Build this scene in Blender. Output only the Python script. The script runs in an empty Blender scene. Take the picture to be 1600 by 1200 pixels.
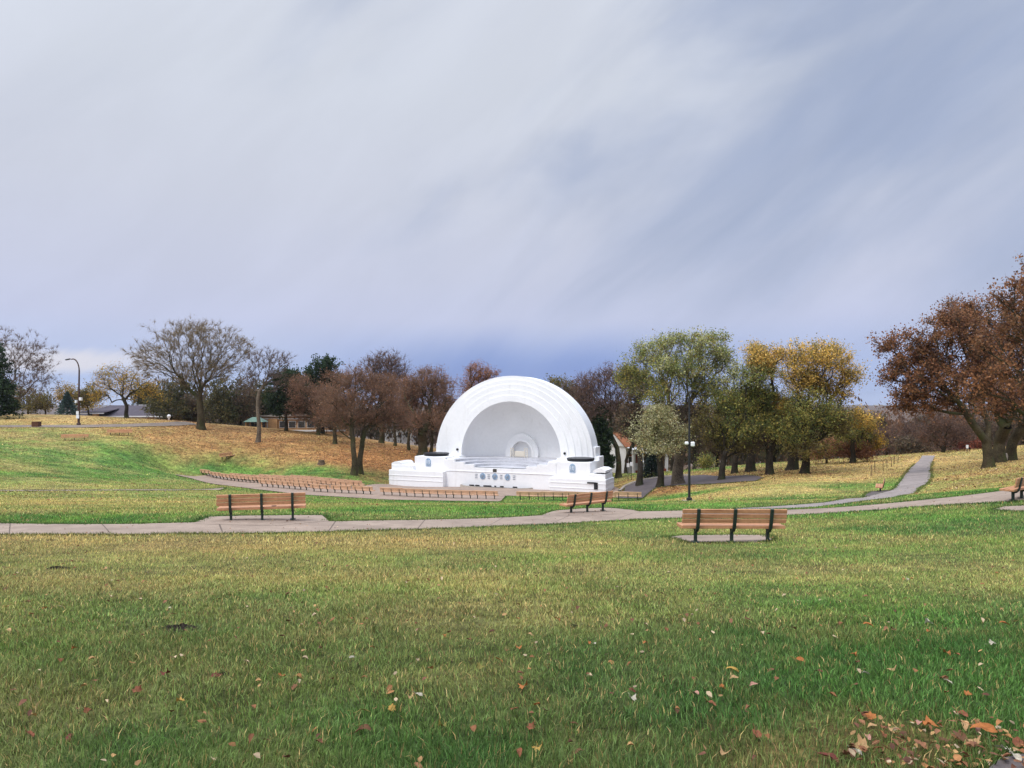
import bpy, bmesh, math, random
import numpy as np
from mathutils import Vector, Matrix
from mathutils.geometry import tessellate_polygon
S = bpy.context.scene
COL = S.collection
R = math.radians
rng = np.random.default_rng(7)
random.seed(7)
F = 1110.0          # focal length in pixels of the 1600 px wide photograph
HY = 632.0          # horizon row

# ------------------------------------------------------------------ helpers
def srgb(r, g, b):
    f = lambda c: (c/255/12.92 if c/255 <= .04045 else ((c/255+.055)/1.055)**2.4)
    return np.array([f(r), f(g), f(b)])

def tag(o, label=None, cat=None, group=None, kind=None):
    if label: o['label'] = label
    if cat: o['category'] = cat
    if group: o['group'] = group
    if kind: o['kind'] = kind
    return o

def link(name, me, mat=None, parent=None):
    o = bpy.data.objects.new(name, me); COL.objects.link(o)
    if mat is not None:
        me.materials.append(mat)
    if parent is not None: o.parent = parent
    return o

def empty(name, loc, rz=0.0, label=None, cat=None, group=None):
    o = bpy.data.objects.new(name, None); COL.objects.link(o)
    o.location = loc; o.rotation_euler = (0, 0, rz); o.empty_display_size = .3
    return tag(o, label, cat, group)

def np_mesh(name, V, quads=None, tris=None, col=None, smooth=False, fattr=None):
    me = bpy.data.meshes.new(name)
    V = np.asarray(V, np.float32)
    me.vertices.add(len(V)); me.vertices.foreach_set('co', V.ravel())
    idx = []; tot = []
    if quads is not None and len(quads):
        q = np.asarray(quads, np.int32); idx.append(q.ravel()); tot.append(np.full(len(q), 4, np.int32))
    if tris is not None and len(tris):
        t = np.asarray(tris, np.int32); idx.append(t.ravel()); tot.append(np.full(len(t), 3, np.int32))
    idx = np.concatenate(idx); tot = np.concatenate(tot)
    me.loops.add(len(idx)); me.loops.foreach_set('vertex_index', idx)
    me.polygons.add(len(tot))
    st = np.concatenate([[0], np.cumsum(tot)[:-1]]).astype(np.int32)
    me.polygons.foreach_set('loop_start', st)
    if smooth: me.polygons.foreach_set('use_smooth', np.ones(len(tot), bool))
    if col is not None:
        a = me.attributes.new('Col', 'FLOAT_COLOR', 'POINT')
        c = np.ones((len(V), 4), np.float32); c[:, :3] = col
        a.data.foreach_set('color', c.ravel())
    for k, v in (fattr or {}).items():
        a = me.attributes.new(k, 'FLOAT', 'POINT'); a.data.foreach_set('value', np.asarray(v, np.float32))
    me.update(calc_edges=True)
    me.validate()
    return me

class MB:
    """collects boxes, bars, tubes and lathes into one mesh"""
    def __init__(s): s.bm = bmesh.new()
    def box(s, c, d, rot=None, bev=0.0):
        m = Matrix.Translation(c) @ (rot.to_4x4() if rot else Matrix()) @ Matrix.Diagonal((d[0], d[1], d[2], 1))
        r = bmesh.ops.create_cube(s.bm, size=1, matrix=m)
        if bev:
            es = set(e for v in r['verts'] for e in v.link_edges)
            bmesh.ops.bevel(s.bm, geom=list(es), offset=bev, segments=1, affect='EDGES', profile=.5)
        return s
    def tube(s, pts, rad, n=8, cap=True):
        pts = [Vector(p) for p in pts]
        rad = [rad]*len(pts) if not hasattr(rad, '__len__') else rad
        rings = []
        for i, p in enumerate(pts):
            a = pts[max(i-1, 0)]; b = pts[min(i+1, len(pts)-1)]
            t = (b-a).normalized(); x = t.orthogonal().normalized() if i == 0 else (px - t*px.dot(t)).normalized()
            px = x; y = t.cross(x)
            rings.append([s.bm.verts.new(p+(x*math.cos(2*math.pi*k/n)+y*math.sin(2*math.pi*k/n))*rad[i]) for k in range(n)])
        for i in range(len(rings)-1):
            for k in range(n):
                s.bm.faces.new((rings[i][k], rings[i][(k+1) % n], rings[i+1][(k+1) % n], rings[i+1][k]))
        if cap:
            s.bm.faces.new(rings[0][::-1]); s.bm.faces.new(rings[-1])
        return s
    def lathe(s, prof, c=(0, 0, 0), n=20):
        c = Vector(c); rings = []
        for r, z in prof:
            rings.append([s.bm.verts.new(c+Vector((r*math.cos(2*math.pi*k/n), r*math.sin(2*math.pi*k/n), z))) for k in range(n)])
        for i in range(len(rings)-1):
            for k in range(n):
                s.bm.faces.new((rings[i][k], rings[i][(k+1) % n], rings[i+1][(k+1) % n], rings[i+1][k]))
        s.bm.faces.new(rings[0][::-1]); s.bm.faces.new(rings[-1])
        return s
    def prism(s, poly, a, b):
        """poly: 2-D outline in (x,z); extruded along y from a to b"""
        A = [s.bm.verts.new((x, a, z)) for x, z in poly]; B = [s.bm.verts.new((x, b, z)) for x, z in poly]
        n = len(poly)
        s.bm.faces.new(A); s.bm.faces.new(B[::-1])
        for i in range(n): s.bm.faces.new((A[(i+1) % n], A[i], B[i], B[(i+1) % n]))
        return s
    def prism_z(s, poly, a, b):
        A = [s.bm.verts.new((x, y, a)) for x, y in poly]; B = [s.bm.verts.new((x, y, b)) for x, y in poly]
        n = len(poly)
        s.bm.faces.new(A[::-1]); s.bm.faces.new(B)
        for i in range(n): s.bm.faces.new((A[i], A[(i+1) % n], B[(i+1) % n], B[i]))
        return s
    def face(s, pts):
        s.bm.faces.new([s.bm.verts.new(p) for p in pts]); return s
    def build(s, name, mat, parent=None, smooth=False, loc=None):
        bmesh.ops.recalc_face_normals(s.bm, faces=s.bm.faces[:])
        me = bpy.data.meshes.new(name); s.bm.to_mesh(me); s.bm.free()
        if smooth:
            me.polygons.foreach_set('use_smooth', np.ones(len(me.polygons), bool))
            try: me.set_sharp_from_angle(angle=R(40))
            except Exception: pass
        o = link(name, me, mat, parent)
        if loc is not None: o.location = loc
        return o

def copy_tree(o, parent=None):
    c = o.copy(); COL.objects.link(c)
    if parent is not None:
        c.parent = parent
    for ch in list(o.children): copy_tree(ch, c)
    return c

# ------------------------------------------------------------------ value noise
_perm = np.random.default_rng(3).random((256, 256))
def vnoise(x, y):
    xi = np.floor(x).astype(int); yi = np.floor(y).astype(int)
    fx = x-xi; fy = y-yi
    fx = fx*fx*(3-2*fx); fy = fy*fy*(3-2*fy)
    g = lambda a, b: _perm[a & 255, b & 255]
    return (g(xi, yi)*(1-fx)+g(xi+1, yi)*fx)*(1-fy)+(g(xi, yi+1)*(1-fx)+g(xi+1, yi+1)*fx)*fy
def fbm(x, y, s, o=4):
    t = 0; a = .5
    for k in range(o):
        t = t+a*vnoise(x/s+17.3*k, y/s+5.1*k); a *= .5; s *= .5
    return t/(1-.5**o)       # 0..1

# ------------------------------------------------------------------ terrain height (z is measured from the eye)
CP = [(0,1200,3.1),(800,1200,3.1),(1600,1200,3.1),
 (0,827,19.8),(400,834,18.6),(400,808,20.8),(800,821,23.5),(1000,812,25.5),(1140,850,16.4),(1140,808,26.5),(1300,801,27),
 (1500,783,26.5),(1600,782,24.5),(1600,764,29),(1300,790,31),(0,818,21),(900,800,28.5),
 (0,790,31),(0,766,52),(300,790,36),(300,766,60),(500,800,26),(500,778,66),(700,784,65),(700,797,30),(900,784,62),(1000,786,60),
 (1077,783,45),(1200,783,38),(1200,760,56),(1200,742,70),(1060,758,75),(1031,759,72),(1300,750,62),(1300,735,72),(1378,769,50),
 (1400,776,42),(1450,735,65),(1450,714,85),(1545,730,60),(1570,721,66.5),(1600,697,85),(1600,740,48),(1500,750,45),(1700,690,80),
 (275,742,94),(314,743.5,93),(388,758,82),(340,757,82),(476,768.5,74),(480,773,71),(584,773,71.5),(600,780,68.5),(777,780.5,68.5),(780,784,66),(1001,783,65.5),(455,753,88),(565,765,80),
 (520,759,84),(605,758,92),(611,758,96),(700,761,86),(774,763,89),(880,768,84),(968,771,84),(1000,752,88),(650,757,97),(900,762,92),
 (0,740,64),(0,700,82),(0,680,95),(100,700,89),(117,688,95),(187,680,101),(200,700,93),(200,742,79),(260,735,90),(250,700,97),(150,663,109),(0,665,108),(300,661,116),
 (314,673,115),(403,690,108),(353,716,100),(300,720,97),(400,735,98),(447,673,122),(502,724,99),(552,739,95),(500,745,93),(523,693,112),(660,712,112),(617,697,120),(590,750,97),(640,735,104),
 (198,653,122),(100,648,128),(0,648,128),(300,659.5,124),(400,668,124),(970,740,125),(1100,735,100),(1180,725,110),(1300,722,95)]
W = [((px-800)*D/F, D, -(py-HY)*D/F) for px, py, D in CP]
W += [(0,0,-1.32),(-14,0,-1.4),(14,0,-1.32),(0,-15,-.95),(-60,0,-1.9),(60,0,-1.5),(0,-45,-.8),(80,-45,-1),(-80,-45,-1),(-110,60,-3),(105,45,-3.2),
      (-60,165,-7),(-20,165,-10),(20,160,-14),(60,160,-14),(110,150,-11),(-120,160,-5),(-100,128,-2.2),(-90,145,-4),(-45,142,-5.5)]
W = np.array(W)
def _ker(r2): return .5*r2*np.log(r2+1e-9)
_n = len(W)
_K = _ker(((W[:, None, :2]-W[None, :, :2])**2).sum(2)) + np.eye(_n)*9.0
_P = np.c_[np.ones(_n), W[:, :2]]
_A = np.block([[_K, _P], [_P.T, np.zeros((3, 3))]])
_w = np.linalg.solve(_A, np.r_[W[:, 2], 0, 0, 0])
def H(x, y):
    x = np.asarray(x, float); y = np.asarray(y, float); sh = x.shape
    x = x.ravel(); y = y.ravel(); out = np.empty(len(x))
    for i in range(0, len(x), 20000):
        a = x[i:i+20000]; b = y[i:i+20000]
        yc = np.clip(b, -45, 168); xc = np.clip(a, -125, 115)
        k = _ker((xc[:, None]-W[None, :, 0])**2+(yc[:, None]-W[None, :, 1])**2)
        h = k@_w[:_n]+_w[_n]+_w[_n+1]*xc+_w[_n+2]*yc
        far = np.clip((b-165)/160, 0, 1); far = far*far*(3-2*far)
        out[i:i+20000] = h*(1-far)+(-38)*far
    return out.reshape(sh)
def h1(x, y): return float(H(np.array([x]), np.array([y]))[0])
_T = np.concatenate([np.arange(1.6, 40, .05), np.arange(40, 190, .12)])
def ray(px, py):
    """the ground point that the photograph shows at (px, py)"""
    zz = H((px-800)/F*_T, _T)+(py-HY)/F*_T
    i = np.argmax(zz > 0) if (zz > 0).any() else len(_T)-1
    t0 = _T[max(i-1, 0)]; t1 = _T[i]; a = zz[max(i-1, 0)]; b = zz[i]
    t = t0+(t1-t0)*(-a/(b-a)) if b != a else t1
    t = min(max(t, t0), t1)
    return np.array([(px-800)/F*t, t])
def at(px, D):
    x = (px-800)*D/F
    return Vector((x, D, h1(x, D)))
def P3(px, py, D): return np.array([(px-800)*D/F, D, -(py-HY)*D/F])

def inside(x, y, poly):
    c = np.zeros(x.shape, bool); n = len(poly)
    for i in range(n):
        x1, y1 = poly[i]; x2, y2 = poly[i-1]
        if y1 == y2: continue
        c ^= ((y1 > y) != (y2 > y)) & (x < (x2-x1)*(y-y1)/(y2-y1)+x1)
    return c

# ground cover: how dry the grass is (0..1) and how thick the fallen leaves lie (0..1), given where the photo shows it
CV = [(0,845,.8,0),(300,850,.75,0),(600,850,.75,0),(900,850,.6,0),(1040,845,.45,0),(1140,870,.1,0),(1140,838,.15,0),(1300,845,.3,0),(1500,830,.12,0),(1600,850,.15,0),
 (0,900,.6,0),(300,900,.55,0),(600,900,.6,0),(900,890,.5,0),(1200,910,.35,0),(1500,900,.3,0),
 (0,960,.45,0),(300,960,.4,0),(700,960,.45,0),(1100,960,.42,0),(1500,960,.3,0),(100,1050,.2,.05),(500,1050,.2,.05),(900,1050,.22,.1),(1300,1050,.15,.1),
 (100,1180,.08,.05),(600,1180,.12,.1),(1000,1180,.1,.1),(1400,1180,.3,.6),(1590,1120,.1,.2),(1300,1190,.3,.5),
 (100,795,.55,0),(100,812,.05,0),(300,795,.4,0),(300,812,0,0),(100,785,.45,0),(450,795,.25,0),(600,800,.0,0),(600,786,.12,0),(800,795,.02,0),(1000,792,0,0),(850,779,0,0),(950,782,0,0),(794,781,0,0),(1200,781,0,0),
 (1040,780,0,0),(1150,768,.85,.1),(1250,767,.75,.1),(1150,752,.8,.4),(1300,774,.25,0),(1250,757,.55,0),(1300,748,.9,.2),(1330,760,.1,0),(1200,745,.7,.6),(1400,727,.95,.1),(1500,745,.75,.4),
 (1550,762,.7,.3),(1600,720,.9,.3),(1540,715,.9,.15),(1500,766,.6,.3),(1440,790,.1,0),(1380,758,.12,0),(1600,755,.5,.2),(1470,772,.15,0),(1600,792,.02,0),(1570,770,.1,0),
 (50,755,.45,0),(50,733,.55,0),(50,742,.2,0),(150,745,.12,0),(50,715,.1,0),(50,692,.3,.2),(20,682,.6,.3),(100,680,.35,.1),(250,685,.8,.7),(230,715,.2,.05),(300,732,.1,0),
 (380,735,0,0),(330,700,.75,.8),(400,722,.3,.35),(450,710,.9,.85),(480,735,.1,.1),(550,748,.15,.1),(590,748,.3,.3),(530,718,.9,.9),(600,720,.8,1),(50,655,.9,.2),(200,657,.9,.3),
 (300,666,.95,.7),(400,690,.9,.85),(400,675,.95,.7),(270,700,.6,.5),(60,705,.05,0),(150,720,.08,0),(650,715,.7,1),(700,700,.7,.6),(1040,766,.6,.85),(1100,748,.6,.7),(985,742,.1,.1),(150,700,.15,.05),(200,730,.14,0),(350,715,.3,.3)]
_cv = np.array([list(ray(a, b))+[c, d] for a, b, c, d in CV])
def _uv(x, y): return x/(np.abs(y)+4)*1.0, np.log(np.maximum(y, -1)+4)*1.0
_cu, _cw = _uv(_cv[:, 0], _cv[:, 1])
def cover(x, y):
    u, w = _uv(x, y); dry = np.empty(len(x)); lit = np.empty(len(x))
    for i in range(0, len(x), 40000):
        d2 = (u[i:i+40000, None]-_cu)**2+((w[i:i+40000, None]-_cw)*1.6)**2+2e-4
        k = d2**-1.6; k /= k.sum(1, keepdims=True)
        dry[i:i+40000] = k@_cv[:, 2]; lit[i:i+40000] = k@_cv[:, 3]
    n1 = fbm(x, y, 3.2, 4); n2 = fbm(x+50, y+20, .7, 3); n3 = fbm(x-31, y*1.0+9, 11, 3)
    dry = dry*np.clip(.52+(y-8)*.045, .52, 1)+(n1-.5)*.5+(n2-.5)*.35+(n3-.5)*.4
    lit = lit+(n1-.5)*.4+(n2-.5)*.5*(lit > .1)
    return np.clip(dry, 0, 1), np.clip(lit, 0, 1)
GREEN = srgb(94, 125, 56); DEEP = srgb(68, 101, 48); STRAW = srgb(178, 152, 100); LIT = srgb(148, 102, 62)
def cover_col(x, y, dry, lit):
    g = fbm(x+9, y-7, 1.6, 3)[:, None]
    g = np.clip((g-.3)/.4, 0, 1)*np.clip((y[:, None]-1)/8, .25, 1)
    c = DEEP*(1-g)+GREEN*g
    c = c*(1-dry[:, None])+STRAW*dry[:, None]
    l = np.clip(lit*.95, 0, 1)[:, None]
    return c*(1-l)+LIT*l

# ------------------------------------------------------------------ materials
def mat(name, base=(.5, .5, .5), rough=.7, spec=.3, metal=0.0, attr=False, noise=None, bump=None, transl=0.0, dark=None, detail=4, coords='Object'):
    m = bpy.data.materials.new(name); m.use_nodes = True
    nt = m.node_tree; N = nt.nodes; L = nt.links
    b = N['Principled BSDF']; b.inputs['Roughness'].default_value = rough; b.inputs['Metallic'].default_value = metal
    b.inputs['Specular IOR Level'].default_value = spec
    base = (*[float(v) for v in base], 1.0)
    src = None
    if attr:
        a = N.new('ShaderNodeAttribute'); a.attribute_name = 'Col'; src = a.outputs['Color']
    tc = N.new('ShaderNodeTexCoord')
    if noise:      # (scale, amount) or list of them
        for sc, am in (noise if isinstance(noise, list) else [noise]):
            n = N.new('ShaderNodeTexNoise'); n.inputs['Scale'].default_value = sc; n.inputs['Detail'].default_value = detail
            L.new(tc.outputs[coords], n.inputs['Vector'])
            mr = N.new('ShaderNodeMapRange'); mr.inputs['From Min'].default_value = .3; mr.inputs['From Max'].default_value = .7
            mr.inputs['To Min'].default_value = 1-am; mr.inputs['To Max'].default_value = 1+am
            L.new(n.outputs['Fac'], mr.inputs['Value'])
            mx = N.new('ShaderNodeMix'); mx.data_type = 'RGBA'; mx.blend_type = 'MULTIPLY'; mx.inputs['Factor'].default_value = 1
            if src is not None: L.new(src, mx.inputs[6])
            else: mx.inputs[6].default_value = base
            cr = N.new('ShaderNodeCombineColor')
            for k in range(3): L.new(mr.outputs['Result'], cr.inputs[k])
            L.new(cr.outputs['Color'], mx.inputs[7]); src = mx.outputs[2]
    if dark:       # streaky stains: (scale vector, threshold, colour, amount)
        sc, th, dc, am = dark
        mp = N.new('ShaderNodeMapping'); mp.inputs['Scale'].default_value = sc; L.new(tc.outputs[coords], mp.inputs['Vector'])
        n = N.new('ShaderNodeTexNoise'); n.inputs['Scale'].default_value = 1; n.inputs['Detail'].default_value = 6; L.new(mp.outputs[0], n.inputs['Vector'])
        mr = N.new('ShaderNodeMapRange'); mr.inputs['From Min'].default_value = th; mr.inputs['From Max'].default_value = th+.18; mr.inputs['To Max'].default_value = am
        L.new(n.outputs['Fac'], mr.inputs['Value'])
        mx = N.new('ShaderNodeMix'); mx.data_type = 'RGBA'; L.new(mr.outputs['Result'], mx.inputs['Factor'])
        if src is not None: L.new(src, mx.inputs[6])
        else: mx.inputs[6].default_value = base
        mx.inputs[7].default_value = (*dc, 1); src = mx.outputs[2]
    if src is not None: L.new(src, b.inputs['Base Color'])
    else: b.inputs['Base Color'].default_value = base
    if bump:
        sc, st, di = bump
        n = N.new('ShaderNodeTexNoise'); n.inputs['Scale'].default_value = sc; n.inputs['Detail'].default_value = 5; L.new(tc.outputs[coords], n.inputs['Vector'])
        bp = N.new('ShaderNodeBump'); bp.inputs['Strength'].default_value = st; bp.inputs['Distance'].default_value = di
        L.new(n.outputs['Fac'], bp.inputs['Height']); L.new(bp.outputs[0], b.inputs['Normal'])
    if transl:
        t = N.new('ShaderNodeBsdfTranslucent')
        if src is not None: L.new(src, t.inputs['Color'])
        else: t.inputs['Color'].default_value = base
        ms = N.new('ShaderNodeMixShader'); ms.inputs[0].default_value = transl
        L.new(b.outputs[0], ms.inputs[1]); L.new(t.outputs[0], ms.inputs[2]); L.new(ms.outputs[0], N['Material Output'].inputs['Surface'])
    return m

M = {}
M['leaf'] = mat('leaf', attr=True, rough=.65, spec=.25, transl=.42)
M['grass'] = mat('grass_blade', attr=True, rough=.55, spec=.25, transl=.25)
M['fallen'] = mat('fallen_leaf', attr=True, rough=.7, spec=.2, transl=.1, noise=(60, .25))
M['bark'] = mat('bark', srgb(74, 66, 50), rough=.95, spec=.1, noise=[(1.2, .35), (9, .4)], bump=(14, .8, .04), dark=((1.1, 1.1, .5), .48, tuple(srgb(64, 70, 40)), .8))
M['bark_dark'] = mat('bark_dark', srgb(58, 52, 44), rough=.95, spec=.1, noise=[(1.2, .35), (9, .4)], bump=(14, .8, .04), dark=((1.1, 1.1, .5), .5, tuple(srgb(52, 60, 36)), .8))
M['bark_grey'] = mat('bark_grey', srgb(104, 92, 78), rough=.95, spec=.1, noise=[(1.2, .3), (9, .45)], bump=(10, .9, .05))
M['white'] = mat('painted_concrete', (.83, .83, .835), rough=.6, spec=.3, noise=[(.35, .03), (3, .025)], dark=((1.6, 1.6, .22), .60, (.66, .65, .63), .4), bump=(30, .05, .01))
M['stagefloor'] = mat('stage_floor', (.50, .50, .53), rough=.6, noise=[(.6, .12), (4, .08)])
M['black'] = mat('black_metal', (.012, .013, .017), rough=.4, spec=.4)
M['dark'] = mat('dark_void', (.02, .02, .022), rough=.8)
M['blue'] = mat('blue_relief', srgb(142, 166, 190), rough=.6, noise=(8, .35))
M['greyline'] = mat('grey_relief', srgb(146, 152, 162), rough=.7)
M['bronze'] = mat('bronze_plaque', srgb(78, 74, 68), rough=.5, metal=.3)
M['wood'] = mat('bench_slat', srgb(192, 140, 102), rough=.5, spec=.35, noise=[(1.3, .14), (14, .1)], dark=((1.6, 34, 34), .48, tuple(srgb(150, 100, 70)), .7))
M['wood_old'] = mat('bench_slat_aged', srgb(150, 92, 66), rough=.65, spec=.3, noise=[(2, .15), (14, .15)])
M['wood_row'] = mat('bench_slat_pale', srgb(202, 160, 126), rough=.55, spec=.35, noise=[(2, .12), (14, .12)])
M['iron'] = mat('green_iron', srgb(38, 52, 46), rough=.5, spec=.4, noise=(20, .2))
M['post'] = mat('pole_paint', (.016, .016, .017), rough=.5, spec=.4, noise=(5, .2))
M['rust'] = mat('pole_brown', srgb(70, 48, 40), rough=.6)
M['whiteplastic'] = mat('white_plastic', (.78, .78, .78), rough=.4)
M['cream'] = mat('cream_rack', srgb(214, 206, 192), rough=.6)
M['soil'] = mat('soil', srgb(44, 38, 33), rough=1, spec=.1, noise=[(12, .5), (50, .4)], bump=(40, 1, .03))
M['brick'] = mat('tan_brick', srgb(170, 132, 92), rough=.8, noise=[(1.5, .12), (9, .15)])
M['shingle'] = mat('purple_shingle', srgb(82, 76, 84), rough=.9, noise=[(1, .12), (7, .2)])
M['greenroof'] = mat('green_roof', srgb(98, 122, 108), rough=.6, noise=(2, .12))
M['orangeroof'] = mat('orange_roof', srgb(140, 88, 56), rough=.8, noise=[(2, .2), (9, .2)])
M['housewhite'] = mat('house_white', (.70, .70, .70), rough=.6, noise=(1, .06))
M['redbrick'] = mat('red_brick', srgb(132, 72, 56), rough=.85, noise=(4, .25))
M['glass'] = mat('window_glass', (.03, .035, .04), rough=.1, spec=.6)
M['stone'] = mat('stone_base', srgb(150, 140, 128), rough=.9, noise=(6, .2))
M['oldwood'] = mat('stump_wood', srgb(96, 80, 64), rough=.9, noise=[(6, .3), (30, .3)], bump=(20, .7, .02))
M['woodbox'] = mat('brown_boards', srgb(92, 60, 44), rough=.8, noise=(8, .25))

def terrain_mat():
    m = bpy.data.materials.new('turf'); m.use_nodes = True
    nt = m.node_tree; N = nt.nodes; L = nt.links; b = N['Principled BSDF']
    b.inputs['Roughness'].default_value = .9; b.inputs['Specular IOR Level'].default_value = .1
    a = N.new('ShaderNodeAttribute'); a.attribute_name = 'Col'
    tc = N.new('ShaderNodeTexCoord')
    src = a.outputs['Color']
    for sc, am, str_ in ((22, .4, (1, 1, 1)), (6, .45, (1, 1, 1)), (2.2, .4, (1, 1, 1)), (.8, .28, (.6, 1.4, 1)), (.25, .2, (1, 1, 1))):
        mp = N.new('ShaderNodeMapping'); mp.inputs['Scale'].default_value = str_; L.new(tc.outputs['Object'], mp.inputs['Vector'])
        n = N.new('ShaderNodeTexNoise'); n.inputs['Scale'].default_value = sc; n.inputs['Detail'].default_value = 3; L.new(mp.outputs[0], n.inputs['Vector'])
        mr = N.new('ShaderNodeMapRange'); mr.inputs['From Min'].default_value = .3; mr.inputs['From Max'].default_value = .7
        mr.inputs['To Min'].default_value = 1-am; mr.inputs['To Max'].default_value = 1+am; L.new(n.outputs['Fac'], mr.inputs['Value'])
        mx = N.new('ShaderNodeMix'); mx.data_type = 'RGBA'; mx.blend_type = 'MULTIPLY'; mx.inputs['Factor'].default_value = 1
        cr = N.new('ShaderNodeCombineColor')
        for k in range(3): L.new(mr.outputs['Result'], cr.inputs[k])
        L.new(src, mx.inputs[6]); L.new(cr.outputs['Color'], mx.inputs[7]); src = mx.outputs[2]
    L.new(src, b.inputs['Base Color'])
    n = N.new('ShaderNodeTexNoise'); n.inputs['Scale'].default_value = 9; n.inputs['Detail'].default_value = 6; L.new(tc.outputs['Object'], n.inputs['Vector'])
    bp = N.new('ShaderNodeBump'); bp.inputs['Strength'].default_value = .9; bp.inputs['Distance'].default_value = .08
    L.new(n.outputs['Fac'], bp.inputs['Height']); L.new(bp.outputs[0], b.inputs['Normal'])
    return m
M['turf'] = terrain_mat()

def slab_mat(name, base, joint=None, wet=False):
    """concrete or asphalt; joint = spacing in metres of the saw cuts along the ribbon (attribute s)"""
    m = mat(name, base, rough=.85, spec=.2, noise=[(.5, .12), (3, .13), (30, .2)], dark=((.45, .45, .45), .54, tuple(np.array(base)*.6), .6), bump=(60, .3, .004))
    if joint:
        nt = m.node_tree; N = nt.nodes; L = nt.links; b = N['Principled BSDF']
        src = b.inputs['Base Color'].links[0].from_socket
        at_ = N.new('ShaderNodeAttribute'); at_.attribute_name = 's'
        d = N.new('ShaderNodeMath'); d.operation = 'DIVIDE'; d.inputs[1].default_value = joint; L.new(at_.outputs['Fac'], d.inputs[0])
        fr = N.new('ShaderNodeMath'); fr.operation = 'FRACT'; L.new(d.outputs[0], fr.inputs[0])
        lt = N.new('ShaderNodeMath'); lt.operation = 'LESS_THAN'; lt.inputs[1].default_value = .035/joint; L.new(fr.outputs[0], lt.inputs[0])
        mx = N.new('ShaderNodeMix'); mx.data_type = 'RGBA'; L.new(lt.outputs[0], mx.inputs['Factor']); L.new(src, mx.inputs[6])
        mx.inputs[7].default_value = (*(np.array(base)*.4), 1); L.new(mx.outputs[2], b.inputs['Base Color'])
    return m
CONC = srgb(150, 133, 119)
M['concrete'] = slab_mat('concrete', CONC, 2.6)
M['concrete_plain'] = slab_mat('concrete_plain', CONC)
M['plaza'] = slab_mat('plaza_concrete', srgb(148, 129, 115))
M['asphalt'] = slab_mat('asphalt', srgb(88, 80, 80))
M['asphalt_path'] = slab_mat('asphalt_path', srgb(142, 132, 127), 3.0)
M['road'] = slab_mat('road_surface', srgb(126, 114, 104))
M['asphalt_near'] = slab_mat('asphalt_near', srgb(92, 84, 82))

# ------------------------------------------------------------------ paths and pavements
CUT = []       # polygons (x, y) where no turf grows
def densify(pts, step=.6):
    out = []
    for a, b in zip(pts[:-1], pts[1:]):
        n = max(1, int(np.linalg.norm(b-a)/step)); out += [a+(b-a)*k/n for k in range(n)]
    return np.array(out+[pts[-1]])
def smooth_line(pix, n=80):
    """a pixel polyline to an evenly resampled, slightly rounded line on the ground"""
    p = np.array([ray(*q) for q in pix])
    d = np.r_[0, np.cumsum(np.linalg.norm(np.diff(p, axis=0), axis=1))]
    t = np.linspace(0, d[-1], n)
    q = np.c_[np.interp(t, d, p[:, 0]), np.interp(t, d, p[:, 1])]
    for _ in range(3): q[1:-1] = q[1:-1]*.5+(q[:-2]+q[2:])*.25
    return q
def ribbon(name, near, far, mat_, off=.02, n=90, m=5, cut=True):
    a = smooth_line(near, n); b = smooth_line(far, n)
    V = []; s = []
    L_ = np.r_[0, np.cumsum(np.linalg.norm(np.diff(a, axis=0), axis=1))]
    for k in range(m+1):
        q = a+(b-a)*k/m
        V.append(np.c_[q, H(q[:, 0], q[:, 1])+off]); s.append(L_)
    V = np.concatenate(V); s = np.concatenate(s)
    i = np.arange(n-1); Q = []
    for k in range(m): Q.append(np.c_[k*n+i, k*n+i+1, (k+1)*n+i+1, (k+1)*n+i])
    o = link(name, np_mesh(name, V, quads=np.concatenate(Q), fattr={'s': s}, smooth=True), mat_)
    tag(o, kind='structure')
    if cut: CUT.append([tuple(p) for p in a]+[tuple(p) for p in b[::-1]])
    return o
def ribbon_w(name, centre, width, mat_, off=.04, n=60, m=3):
    a = smooth_line(centre, n); t = np.gradient(a, axis=0); t /= np.linalg.norm(t, axis=1)[:, None]; nr_ = np.c_[-t[:, 1], t[:, 0]]
    V = []; sv = []; L_ = np.r_[0, np.cumsum(np.linalg.norm(np.diff(a, axis=0), axis=1))]
    for k in range(m+1):
        q = a+nr_*width*(k/m-.5); V.append(np.c_[q, H(q[:, 0], q[:, 1])+off]); sv.append(L_)
    i = np.arange(n-1); Q = [np.c_[k*n+i, k*n+i+1, (k+1)*n+i+1, (k+1)*n+i] for k in range(m)]
    tag(link(name, np_mesh(name, np.concatenate(V), quads=np.concatenate(Q), fattr={'s': np.concatenate(sv)}, smooth=True), mat_), kind='structure')
    CUT.append([tuple(p) for p in a-nr_*width*.5]+[tuple(p) for p in (a+nr_*width*.5)[::-1]])
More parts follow.
